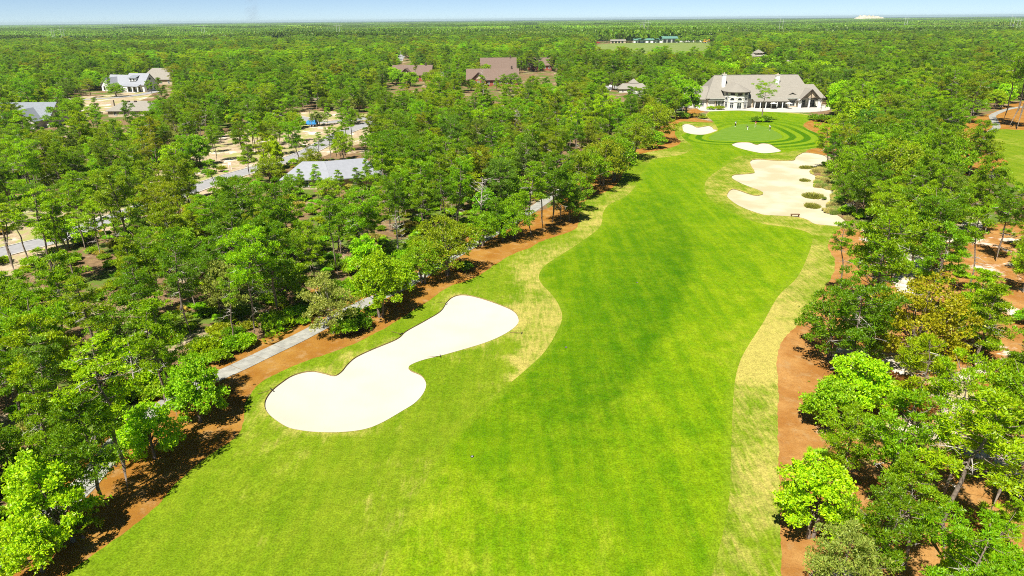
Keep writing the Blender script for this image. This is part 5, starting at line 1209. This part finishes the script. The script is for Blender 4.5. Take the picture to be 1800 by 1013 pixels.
#SMALL
# ================================================================== small things
M['brown_wood'] = simple('weathered_brown_wood', (0.16, 0.09, 0.045), 0.85, 0.2, 0.2, 4, 0.3)
M['black'] = simple('black_plastic', (0.02, 0.02, 0.02), 0.5, 0.4, 0.1, 4, 0.05)
M['steel'] = simple('galvanised_steel', (0.55, 0.56, 0.57), 0.5, 0.5, 0.1, 2, 0.1, 0.3)
M['pylon'] = simple('weathered_white_pylon', (0.62, 0.62, 0.60), 0.6, 0.4, 0.06, 1, 0.05)
M['red'] = simple('red_vehicle_paint', (0.45, 0.03, 0.025), 0.35, 0.5, 0.08, 2, 0.02)
M['blue'] = simple('blue_tarpaulin', (0.02, 0.22, 0.52), 0.55, 0.4, 0.12, 2, 0.3)
M['yellow'] = simple('yellow_machine_paint', (0.62, 0.36, 0.03), 0.45, 0.4, 0.1, 2, 0.05)
M['car_white'] = simple('white_vehicle_paint', (0.78, 0.78, 0.78), 0.3, 0.5, 0.03, 2, 0.0)
M['tyre'] = simple('black_rubber', (0.025, 0.025, 0.025), 0.9, 0.2, 0.1, 4, 0.1)
M['skin'] = simple('skin', (0.48, 0.28, 0.19), 0.6, 0.3, 0.06, 6, 0.02)
M['terracotta'] = simple('red_flag_cloth', (0.55, 0.05, 0.04), 0.8, 0.2, 0.06, 3, 0.05)
def gz_(x, y): return float(hgt(x, y))
def at(px, py, dz=0.0): x, y = ground(px, py); return Vector((x, y, gz_(x, y) + dz))

# bunker rakes
for px, py, a, tx in ((763, 628, 0.2, 'dark bunker rake on the grass below the waist of the long white bunker'), (907, 586, -0.1, 'dark bunker rake beside the rounded far end of the long white bunker'),
                      (697, 586, -0.5, 'dark bunker rake on the path side of the long white bunker'), (776, 533, -0.3, 'dark bunker rake at the far top corner of the long white bunker'), (466, 690, 0.7, 'long bunker rake at the near tip of the long white bunker')):
    r = empty('bunker_rake', at(px, py, 0.06), a); r.scale = (0.8,) * 3; tag(r, tx, 'rake', 'rakes lying round the long bunker')
    MB().bar((-0.95, 0, 0.03), (0.85, 0, 0.03), 0.028).build('handle', M['brown_wood'], r)
    mb = MB().box(0.85, 0.95, -0.38, 0.38, 0.0, 0.09); mb.build('head', M['black'], r)
# wooden step by the big bunker
r = empty('bunker_step', at(1397.5, 379.5, 0.02), 0.0); tag(r, 'dark brown wooden step at the near lip of the large cream bunker', 'step')
MB().box(-0.85, 0.85, -0.22, 0.22, 0.22, 0.34).build('tread', M['brown_wood'], r)
for u in (-0.7, 0.7): MB().box(u - 0.06, u + 0.06, -0.2, 0.2, -0.3, 0.22).build('leg', M['brown_wood'], r)
# sprinkler heads
for px, py, tx in ((995, 611, 'dark sprinkler cover near the curved left edge of the fairway'), (1120, 497, 'small dark sprinkler cover in the middle of the fairway'), (830, 803, 'dark sprinkler cover in the near fairway')):
    r = empty('sprinkler_head', at(px, py, 0.0)); tag(r, tx, 'sprinkler head', 'sprinkler covers in the fairway')
    MB().bar((0, 0, -0.05), (0, 0, 0.03), 0.16, n=14).build('collar', M['black'], r); MB().bar((0, 0, 0.03), (0, 0, 0.06), 0.07, n=10).build('nozzle', M['steel'], r)

# scrub clumps in the bunker and along its ragged side
def grass_clump(seed, R, H, n):
    r_ = np.random.default_rng(seed); a = r_.uniform(0, 6.28, n); q = np.sqrt(r_.random(n)) * R; b = np.column_stack([np.cos(a) * q, np.sin(a) * q, np.zeros(n) - 0.05])
    L = H * r_.uniform(0.5, 1.15, n) * (1.1 - 0.5 * q / R); tip = b + np.column_stack([np.cos(a) * L * 0.35, np.sin(a) * L * 0.35, L]) + r_.normal(size=(n, 3)) * 0.09
    s = unit(np.cross(tip - b, r_.normal(size=(n, 3)))) * 0.035
    v = np.stack([b - s, b + s, (b + tip) / 2 + s * 1.1, tip, (b + tip) / 2 - s * 1.1], 1).reshape(-1, 3)
    return mesh_np('grass_clump', v, np.arange(n * 5).reshape(-1, 5), M['leaf'])
GC = [grass_clump(5, 1.0, 0.55, 1100), grass_clump(6, 1.0, 0.5, 1100), grass_clump(8, 1.0, 0.65, 1100)]
for i, (px, py, rx, ry, tx) in enumerate(((1420.6, 293, 2.0, 1.6, 'flattest grass clump, at the back of the large cream bunker'), (1415.5, 315.5, 1.15, 1.5, 'small round grass clump in the middle of the large bunker'), (1429.5, 342.5, 2.0, 2.1, 'largest grass island standing in the large bunker'),
                                          (1429, 360, 1.45, 1.9, 'nearest grass island in the large bunker'))):
    p = at(px, py, -LIP - 0.33); o = link('grass_clump', GC[i % 3], None, p); o.scale = (rx, ry, 1.3); o['tint'] = list((0.36, 0.36, 0.06)); tag(o, tx, 'grass clump', 'grass islands in the large bunker')
rows = []
for _ in range(330):
    t_ = rng.random(); px = 1432 + rng.uniform(0, 62); py = rng.uniform(288, 385); x, y = ground(px, py)
    if inside(POLY['b_big'][0], x, y)[0] and rng.random() < 0.93: continue
    if inside(POLY['rough'][0], x, y)[0] or inside(POLY['straw_sandy'][0], x, y)[0]: continue
    s_ = rng.uniform(0.4, 1.1); rows.append((x, y, gz_(x, y) - 0.04, s_))
q = np.array(rows); tn = np.array([0.75, 0.66, 0.22]) * rng.uniform(0.6, 1.15, (len(q), 1)) * np.where(rng.random((len(q), 1)) < 0.35, np.array([[0.55, 0.85, 0.5]]), 1.0)
scatter_object('scrub_grass', 'wiry olive and straw scrub grass along the ragged side of the large bunker', GC, q[:, :3], rng.uniform(0, 6.28, len(q)), np.column_stack([q[:, 3], q[:, 3], q[:, 3] * 1.4]), rng.integers(0, 3, len(q)), tn)

x, y = scatter(24, 135, 1.1); l = np.array([q for q, p in REG] + ['floor'])[region_at(x, y)]
de = dist_poly(POLY['rough'][0], x, y); m = np.isin(l, ['straw', 'straw_r', 'straw_sandy']) & (rng.random(len(x)) < np.where(de < 0.5, 0.08, 0.03))
for P in PATHS: m &= dist_poly(P[::2], x, y, False) > 1.4
x, y = x[m], y[m]; z = hgt(x, y); k = rng.uniform(0.07, 0.2, len(x)); gcol = np.where(rng.random((len(x), 1)) < 0.8, np.array([[0.25, 0.34, 0.012]]), np.array([[0.30, 0.17, 0.05]]))
scatter_object('weeds', 'small weed tufts and dry needles scattered over the pine straw', GC, np.column_stack([x, y, z - 0.02]), rng.uniform(0, 6.28, len(x)), np.column_stack([k, k, k * 0.8]), rng.integers(0, 3, len(x)), gcol)
# ---- golfers on the green
def skinned(name, joints, bones, radii, mat, parent=None, lvl=1):
    me = bpy.data.meshes.new(name); me.from_pydata(joints, bones, []); o = bpy.data.objects.new(name, me); COL.objects.link(o)
    m_ = o.modifiers.new('skin', 'SKIN'); m_.use_smooth_shade = True
    for v, r in zip(me.skin_vertices[0].data, radii): v.radius = r if isinstance(r, tuple) else (r, r)
    me.skin_vertices[0].data[0].use_root = True
    s = o.modifiers.new('sub', 'SUBSURF'); s.levels = lvl; s.render_levels = lvl
    dg_ = bpy.context.evaluated_depsgraph_get(); n = bpy.data.meshes.new_from_object(o.evaluated_get(dg_)); bpy.data.objects.remove(o)
    n.name = name; n.materials.clear(); n.materials.append(mat)
    return link(name, n, parent)
def person(px, py, face, label, shirt, legs, bend=0.0, crouch=0.0, cap='white_paint', arms=(0.1, 0.5), spread=0.14):
    """bend: torso pitched forward (radians); local +y is where the person faces"""
    p = at(px, py); r = empty('person', p, face); r.scale = (1.04,) * 3
    tag(r, label, 'person', 'golfers on the putting green')
    hz = 0.93 - crouch * 0.25; S_ = lambda l, x=0.0, f=0.0: (x, -0.05 * bend + l * math.sin(bend) + f * math.cos(bend), hz + l * math.cos(bend) - f * math.sin(bend))
    hip = (0, 0, hz); ch_ = S_(0.38); nk = S_(0.55); hd = S_(0.66, 0, 0.02); top_ = S_(0.80, 0, 0.03)
    j = [hip, S_(0.2), ch_, nk, hd, top_]; b = [(0, 1), (1, 2), (2, 3), (3, 4), (4, 5)]; ra = [(0.16, 0.12), (0.145, 0.11), (0.18, 0.12), 0.06, 0.095, 0.085]
    sl, ll = [], []
    for s in (-1, 1):
        k = len(j); sh = S_(0.47, s * 0.2); el_ = (s * 0.27, sh[1] + arms[0], sh[2] - 0.27); ha = (s * 0.10 if arms[1] > 0.3 else s * 0.27, el_[1] + arms[1] * 0.45, el_[2] - 0.22); fi = (ha[0] * 0.9, ha[1] + 0.06, ha[2] - 0.07)
        j += [sh, el_, ha, fi]; b += [(2, k), (k, k + 1), (k + 1, k + 2), (k + 2, k + 3)]; ra += [0.07, 0.05, 0.037, 0.03]; sl.append((sh, el_))
        k = len(j); hp = (s * 0.10, 0, hz - 0.06); kn = (s * spread, 0.05 + crouch * 0.3, 0.49 - crouch * 0.05); an = (s * spread * 1.1, -0.03, 0.09); to = (s * spread * 1.25, 0.14, 0.04)
        j += [hp, kn, an, to]; b += [(0, k), (k, k + 1), (k + 1, k + 2), (k + 2, k + 3)]; ra += [0.10, 0.068, 0.045, 0.045]; ll.append((hp, kn, an))
    body = skinned('body', j, b, ra, M['skin'], r)
    j2 = [S_(0.02), S_(0.2), ch_, S_(0.5)]; b2 = [(0, 1), (1, 2), (2, 3)]; ra2 = [(0.185, 0.15), (0.17, 0.135), (0.205, 0.145), (0.09, 0.08)]
    for sh, el_ in sl: k = len(j2); j2 += [sh, tuple(a_ * 0.35 + b_ * 0.65 for a_, b_ in zip(sh, el_))]; b2 += [(2, k), (k, k + 1)]; ra2 += [0.095, 0.075]
    skinned('shirt', j2, b2, ra2, shirt, r)
    j3 = [(0, 0, hz + 0.02)]; b3 = []; ra3 = [(0.185, 0.15)]
    for hp, kn, an in ll: k = len(j3); j3 += [hp, kn, an]; b3 += [(0, k), (k, k + 1), (k + 1, k + 2)]; ra3 += [0.125, 0.09, 0.075]
    skinned('trousers', j3, b3, ra3, legs, r)
    for s in (-1, 1): MB().box(s * spread * 1.15 - 0.05, s * spread * 1.15 + 0.05, -0.09, 0.2, 0.0, 0.10).build('shoe', M['white_paint'], r)
    c = MB(); hv = Vector(top_); up_ = (hv - Vector(hd)).normalized(); fo = Vector((0, math.cos(bend), -math.sin(bend)))
    c.bar(hv - up_ * 0.05, hv + up_ * 0.045, 0.112, 0.07, 10); c.bar(hv - up_ * 0.03 + fo * 0.06, hv - up_ * 0.035 + fo * 0.20, 0.07, 0.04, 6); c.build('cap', M[cap], r)
    # face: nose, eyes
    fc = Vector(S_(0.70, 0, 0.115)); MB().bar(fc, fc + fo * 0.035 - up_ * 0.02, 0.014, 0.018, 5).build('nose', M['skin'], body)
    for s in (-1, 1): MB().bar(fc + Vector((s * 0.035, 0, 0)) + up_ * 0.025 - fo * 0.012, fc + Vector((s * 0.035, 0, 0)) + up_ * 0.025 + fo * 0.003, 0.012, 0.010, 5).build('eye', M['black'], body)
    return r, p, j[8]
def club(p, face, hand, label, name='golf_putter', cat='putter', L=0.9):
    r = empty(name, p, face); tag(r, label, cat); h = Vector(hand) * 1.04
    f = Vector((h.x + 0.05, h.y + 0.30, 0.03)); MB().bar(h + (h - f).normalized() * 0.15, f, 0.018, 0.012, 5).build('shaft', M['steel'], r); MB().box(f.x - 0.03, f.x + 0.12, f.y - 0.02, f.y + 0.03, 0.0, 0.05).build('head', M['steel'], r)
sh_blue = simple('pale_blue_shirt', (0.42, 0.52, 0.66), 0.9, 0.1, 0.05, 5, 0.1); sh_dark = simple('charcoal_shirt', (0.04, 0.045, 0.05), 0.9, 0.1, 0.05, 5, 0.1)
sh_red = simple('dark_maroon_shirt', (0.10, 0.025, 0.025), 0.9, 0.1, 0.05, 5, 0.1); sh_lav = simple('white_blue_shirt', (0.62, 0.66, 0.76), 0.9, 0.1, 0.05, 5, 0.1)
tr_dark = simple('dark_trousers', (0.035, 0.04, 0.045), 0.9, 0.1, 0.05, 5, 0.1); tr_white = simple('white_trousers', (0.74, 0.73, 0.70), 0.9, 0.1, 0.04, 5, 0.1); tr_khaki = simple('khaki_trousers', (0.56, 0.50, 0.33), 0.9, 0.1, 0.05, 5, 0.1)
person(1292.4, 222.5, 3.6, 'golfer in pale blue shirt and dark trousers standing alone at the left of the green', sh_blue, tr_dark, 0.05, cap='shingle_grey')
r, p, h = person(1314.5, 228.2, 1.2, 'golfer in charcoal shirt and white trousers bending over the green', sh_dark, tr_white, 0.95, 0.35, 'black', (0.12, 0.5), 0.2); club(p, 1.2, h, 'steel putter held by the bending golfer in white trousers')
person(1327.8, 222.5, 2.6, 'golfer in dark maroon shirt and khaki trousers beside the flagstick', sh_red, tr_khaki, 0.08, cap='black')
r, p, h = person(1353.6, 229.0, 0.9, 'golfer in white and blue shirt and dark trousers putting at the right of the green', sh_lav, tr_dark, 0.5, 0.2, 'white_paint', (0.14, 0.5), 0.24); club(p, 0.9, h, 'steel putter held by the golfer in the white and blue shirt')
r = empty('flagstick', at(1326.6, 225)); tag(r, 'pale yellow flagstick beside the maroon shirted golfer', 'flagstick')
MB().bar((0, 0, -0.1), (0, 0, 2.2), 0.022, n=6).build('pole', simple('pale_yellow_pole', (0.75, 0.70, 0.35), 0.5, 0.3), r)
mb = MB(); mb.slab([(0.02, 0.006, 2.18), (0.02, -0.006, 2.18), (0.42, -0.03, 2.02), (0.42, -0.018, 2.02)], 0.30); mb.build('flag', M['terracotta'], r)

# ---- terrace furniture
def chair(px, u, v, a, lab_):
    r = empty('patio_chair', (ax + LX(px) + u, ay - v, 0.12), a); tag(r, lab_, 'chair', 'dark chairs on the clubhouse terrace')
    MB().box(-0.24, 0.24, -0.24, 0.24, 0.42, 0.47).build('seat', M['timber'], r); MB().box(-0.24, 0.24, 0.20, 0.25, 0.47, 0.95).build('backrest', M['timber'], r)
    for x in (-0.2, 0.2):
        for y in (-0.2, 0.2): MB().box(x - 0.025, x + 0.025, y - 0.025, y + 0.025, 0, 0.42).build('leg', M['timber'], r)
for k, px in enumerate((1334, 1344, 1354, 1364, 1374)):
    od = ('leftmost', 'second', 'middle', 'fourth', 'rightmost')[k]
    r = empty('patio_table', (ax + LX(px), ay - 1.9, 0.12)); tag(r, f'round dark table on the covered terrace, {od} of the five from the turret', 'table', 'tables on the clubhouse terrace')
    MB().bar((0, 0, 0.70), (0, 0, 0.76), 0.55, n=16).build('table_top', M['timber'], r); MB().bar((0, 0, 0), (0, 0, 0.70), 0.05).build('pedestal', M['timber'], r); MB().bar((0, 0, 0), (0, 0, 0.05), 0.3, n=10).build('base', M['timber'], r)
    for s, w in ((-1, 'left'), (1, 'right')): chair(px, s * 0.85, 1.9, -s * math.pi / 2, f'dark terrace chair on the {w} of the {od} table')
for k, px in enumerate((1352, 1378)):
    r = empty('parasol', (ax + LX(px), ay - 4.6, 0.12)); tag(r, 'pale parasol on the open terrace ' + ('nearer the lone pine' if k == 0 else 'nearer the timber gable'), 'parasol', 'parasols on the terrace')
    MB().bar((0, 0, 0), (0, 0, 2.5), 0.035).build('pole', M['timber'], r); mb = MB()
    for q in range(8):
        a0, a1 = q * math.pi / 4, (q + 1) * math.pi / 4; mb.slab([(1.5 * math.cos(a0), 1.5 * math.sin(a0), 2.15), (1.5 * math.cos(a1), 1.5 * math.sin(a1), 2.15), (0, 0, 2.65)], 0.03)
    mb.build('canopy', M['stucco'], r); MB().bar((0, 0, 0), (0, 0, 0.1), 0.32, n=12).build('base', M['timber'], r)

# ---- vehicles
def wheel(parent, x, y, r, w):
    o = MB().bar((x, y - w / 2, r), (x, y + w / 2, r), r, n=16).build('wheel', M['tyre'], parent); MB().bar((x, y - w / 2 - 0.015, r), (x, y + w / 2 + 0.015, r), r * 0.55, n=12).build('rim', M['steel'], o)
def car(px, py, a, paint, label, pickup=False, sc=1.0):
    r = empty('parked_car' if not pickup else 'pickup_truck', at(px, py), a); r.scale = (sc,) * 3; tag(r, label, 'car' if not pickup else 'truck')
    prof = [(-2.25, 0.35), (2.2, 0.35), (2.25, 0.75), (1.25, 0.92), (0.6, 1.42), (-0.5, 1.45), (-0.9, 0.95), (-2.25, 0.92)] if pickup else [(-2.2, 0.35), (2.2, 0.35), (2.25, 0.72), (1.2, 0.92), (0.5, 1.42), (-1.2, 1.45), (-1.95, 0.98), (-2.2, 0.9)]
    mb = MB(); n = len(prof); w0 = [0.86 if z < 1.2 else 0.68 for x, z in prof]
    L_ = [(x, -w, z) for (x, z), w in zip(prof, w0)]; R2 = [(x, w, z) for (x, z), w in zip(prof, w0)]
    mb.poly(L_); mb.poly(R2[::-1])
    for k in range(n): l = (k + 1) % n; mb.poly([L_[l], L_[k], R2[k], R2[l]])
    mb.build('body', paint, r)
    for s in (-1, 1):
        g = MB(); g.poly([(x_, s * (0.868 - (z - 0.95) * 0.36), z) for x_, z in ((1.0, 0.97), (0.5, 1.36), (-0.45, 1.38) if pickup else (-1.1, 1.38), (-0.75, 0.99) if pickup else (-1.7, 1.0))][::s]); g.build('window', M['glass'], r)
        for x_ in (-1.35, 1.4): wheel(r, x_, s * 0.8, 0.33, 0.22)
        MB().box(2.2, 2.27, s * 0.6 - 0.17, s * 0.6 + 0.17, 0.6, 0.74).build('headlight', M['steel'], r)
    g = MB(); g.poly([(1.17, -0.74, 0.96), (1.17, 0.74, 0.96), (0.57, 0.62, 1.40), (0.57, -0.62, 1.40)]); g.build('windscreen', M['glass'], r)
    return r
car(1192, 194.5, 0.2, M['car_white'], 'white car parked at the left end of the clubhouse terrace')
car(1074, 154, 1.4, M['car_white'], 'white car on the drive left of the clubhouse', sc=1.05)
car(1198, 190, 0.1, M['car_white'], 'second white car, behind the one by the left wing')
car(1049, 76.8, 0.2, M['red'], 'red pickup truck parked at the left end of the far field', True, 2.0)
# flatbed trailer under a blue tarpaulin on the cleared lot
r = empty('trailer', at(546, 222.5), 0.05); tag(r, 'flatbed trailer loaded under a bright blue tarpaulin on the sandy lot', 'trailer')
MB().box(-3.2, 2.4, -1.1, 1.1, 0.7, 0.85).build('deck', M['brown_wood'], r); mb = MB(); g0 = [(-1.6, -1.15, 0.86), (2.3, -1.15, 0.86), (2.3, 1.15, 0.86), (-1.6, 1.15, 0.86)]; g1 = [(-1.1, -0.85, 2.0), (1.9, -0.8, 2.35), (2.0, 0.8, 2.3), (-1.0, 0.85, 2.1)]
mb.poly(g1)
for k in range(4): l = (k + 1) % 4; mb.poly([g0[k], g0[l], g1[l], g1[k]])
mb.build('tarpaulin', M['blue'], r); MB().bar((-3.2, 0, 0.75), (-4.6, 0, 0.6), 0.06).build('drawbar', M['timber'], r)
for x in (0.2, 1.2):
    for s in (-1, 1): wheel(r, x, s * 1.0, 0.36, 0.22)
r = empty('loader', at(1239, 76), 0.0); r.scale = (2.0,) * 3; tag(r, 'yellow-orange loader parked at the right end of the far field', 'loader')
MB().box(-1.6, 1.2, -0.9, 0.9, 0.7, 1.6).build('body', M['yellow'], r); o = MB().box(-0.6, 0.6, -0.75, 0.75, 1.6, 2.8).build('cab', M['yellow'], r); MB().box(-0.5, 0.5, -0.77, -0.74, 1.75, 2.6).build('window', M['glass'], o)
MB().bar((1.2, 0, 1.2), (2.8, 0, 2.4), 0.14).build('arm', M['yellow'], r); MB().box(2.5, 3.3, -0.9, 0.9, 1.9, 2.6).build('bucket', M['yellow'], r)
for x in (-1.0, 0.8):
    for s in (-1, 1): wheel(r, x, s * 0.85, 0.55, 0.35)
# survey stakes / lot signs by the road
for px, py, tx in ((405, 298, 'white lot sign on two posts beside the neighbourhood road'), (488, 272, 'brown marker post on the verge of the neighbourhood road')):
    r = empty('lot_sign', at(px, py)); tag(r, tx, 'sign'); mt = M['white_paint'] if px < 450 else M['brown_wood']
    for u in (-0.3, 0.3) if px < 450 else (0,): MB().box(u - 0.05, u + 0.05, -0.05, 0.05, -0.1, 1.9).build('post', mt, r)
    MB().box(-0.42 if px < 450 else -0.12, 0.42 if px < 450 else 0.12, -0.09, -0.052, 1.25, 1.8).build('board', mt, r)
# transmission towers sticking out of the far forest
def tower(px, ptop, Y, label):
    x, z = at_depth(px, ptop, Y); r = empty('transmission_tower', (x, Y, -1.2)); tag(r, label, 'pylon', 'transmission towers along the horizon')
    H = z + 1.2; b = H * 0.11; w = max(0.2, Y * 0.00015)
    for s in (-1, 1): MB().bar((s * b, 0, 0), (s * b * 0.8, 0, H if s < 0 else H * 0.93), w, w * 0.8, 5).build('pole', M['pylon'], r)
    MB().bar((-b * 2.4, 0, H * 0.80), (b * 2.4, 0, H * 0.80), w * 0.7, n=4).build('crossarm', M['pylon'], r)
    mb = MB(); mb.bar((-b * 0.9, 0, H * 0.30), (b * 0.86, 0, H * 0.55), w * 0.5, n=4); mb.build('brace', M['pylon'], r)
for px, pt, Y, tx in ((107, 46, 1500, 'white transmission tower far off at the left'), (91, 50, 1600, 'shorter transmission tower beside the left one'), (355, 42, 1600, 'taller twin-poled transmission tower above the left woods'), (593, 39, 1600, 'transmission tower beyond the middle of the left woods'),
                      (1137, 33, 1500, 'transmission tower above the long green roofed building'), (1129, 38, 1700, 'shorter transmission tower left of the one above the long building'), (1375, 32, 1500, 'twin-poled transmission tower beyond the clubhouse'), (1595, 28, 2000, 'transmission tower right of the white sand hill'), (1783, 27, 1500, 'transmission tower near the right edge of the horizon'), (1794, 31, 1600, 'shorter transmission tower at the right edge')):
    tower(px, pt, Y, tx)
# white sand hill on the horizon
x, z = at_depth(1530, 26.0, 7800.0); mb = MB(); n = 26; top_ = []
for k in range(n + 1):
    u = -1 + 2 * k / n; hh = (z + 1.2) * (1 - abs(u) ** 5) * (1.0 + 0.10 * math.sin(k * 1.7) + 0.07 * math.sin(k * 3.9)) * (0.62 + 0.38 * (1 - u) / 2); top_.append((x + u * 165, hh))
for k in range(n):
    (a0, h0), (a1, h1) = top_[k], top_[k + 1]
    mb.poly([(a0, 7700, -1.2), (a1, 7700, -1.2), (a1, 7800, h1 - 1.2), (a0, 7800, h0 - 1.2)]); mb.poly([(a1, 7900, -1.2), (a0, 7900, -1.2), (a0, 7800, h0 - 1.2), (a1, 7800, h1 - 1.2)])
tag(mb.build('sand_hill', M['white_sand']), 'white sand hill breaking the forest horizon', kind='structure')

# ---- air: pale haze over the whole scene, and a faint smoke column on the horizon
def volume_mat(name, col, dens, noise=False):
    t = NT(name); v = t.n('ShaderNodeVolumePrincipled'); v.inputs['Color'].default_value = (*col, 1); v.inputs['Density'].default_value = dens; v.inputs['Anisotropy'].default_value = 0.2
    t.l(v.outputs[0], t.out.inputs['Volume']); return t.m
hz = MB().box(-26000, 26000, -3000, 26000, -3.5, 46).build('haze', volume_mat('pale_air', (0.68, 0.88, 0.92), 6.0e-5)); hz['kind'] = 'stuff'

t = NT('thin_smoke'); v_ = t.n('ShaderNodeVolumePrincipled'); v_.inputs['Color'].default_value = (0.45, 0.52, 0.62, 1); c_ = t.coord()
sx_ = t.n('ShaderNodeSeparateXYZ'); t.l(c_, sx_.inputs[0]); rad = t.math('SQRT', t.math('ADD', t.math('POWER', t.math('DIVIDE', sx_.outputs[0], 150.0), 2.0), t.math('POWER', t.math('DIVIDE', sx_.outputs[1], 150.0), 2.0)))
t.l(t.math('MULTIPLY', t.math('MULTIPLY', t.ramp(rad, 0.1, 1.0, 1, 0), t.ramp(t.noise(0.008, 3, 0.6, c_), 0.35, 0.7)), 0.0032), v_.inputs['Density']); t.l(v_.outputs[0], t.out.inputs['Volume'])
x, z = at_depth(442, 20, 9000.0); mb = MB(); n = 14
for k in range(n):
    a0, a1 = 2 * math.pi * k / n, 2 * math.pi * (k + 1) / n
    mb.poly([(110 * math.cos(a0), 110 * math.sin(a0), 0), (110 * math.cos(a1), 110 * math.sin(a1), 0), (160 * math.cos(a1) + 190, 160 * math.sin(a1), 480), (160 * math.cos(a0) + 190, 160 * math.sin(a0), 480)])
mb.poly([(110 * math.cos(2 * math.pi * k / n), 110 * math.sin(2 * math.pi * k / n), 0) for k in reversed(range(n))]); mb.poly([(160 * math.cos(2 * math.pi * k / n) + 190, 160 * math.sin(2 * math.pi * k / n), 480) for k in range(n)])
bm = bmesh.new(); o = mb.build('smoke', t.m, None, (x - 10, 9000, 48)); bm.from_mesh(o.data); bmesh.ops.remove_doubles(bm, verts=bm.verts, dist=0.01); bm.to_mesh(o.data); bm.free()
tag(o, 'thin grey-blue smoke column rising beyond the forest', kind='stuff')
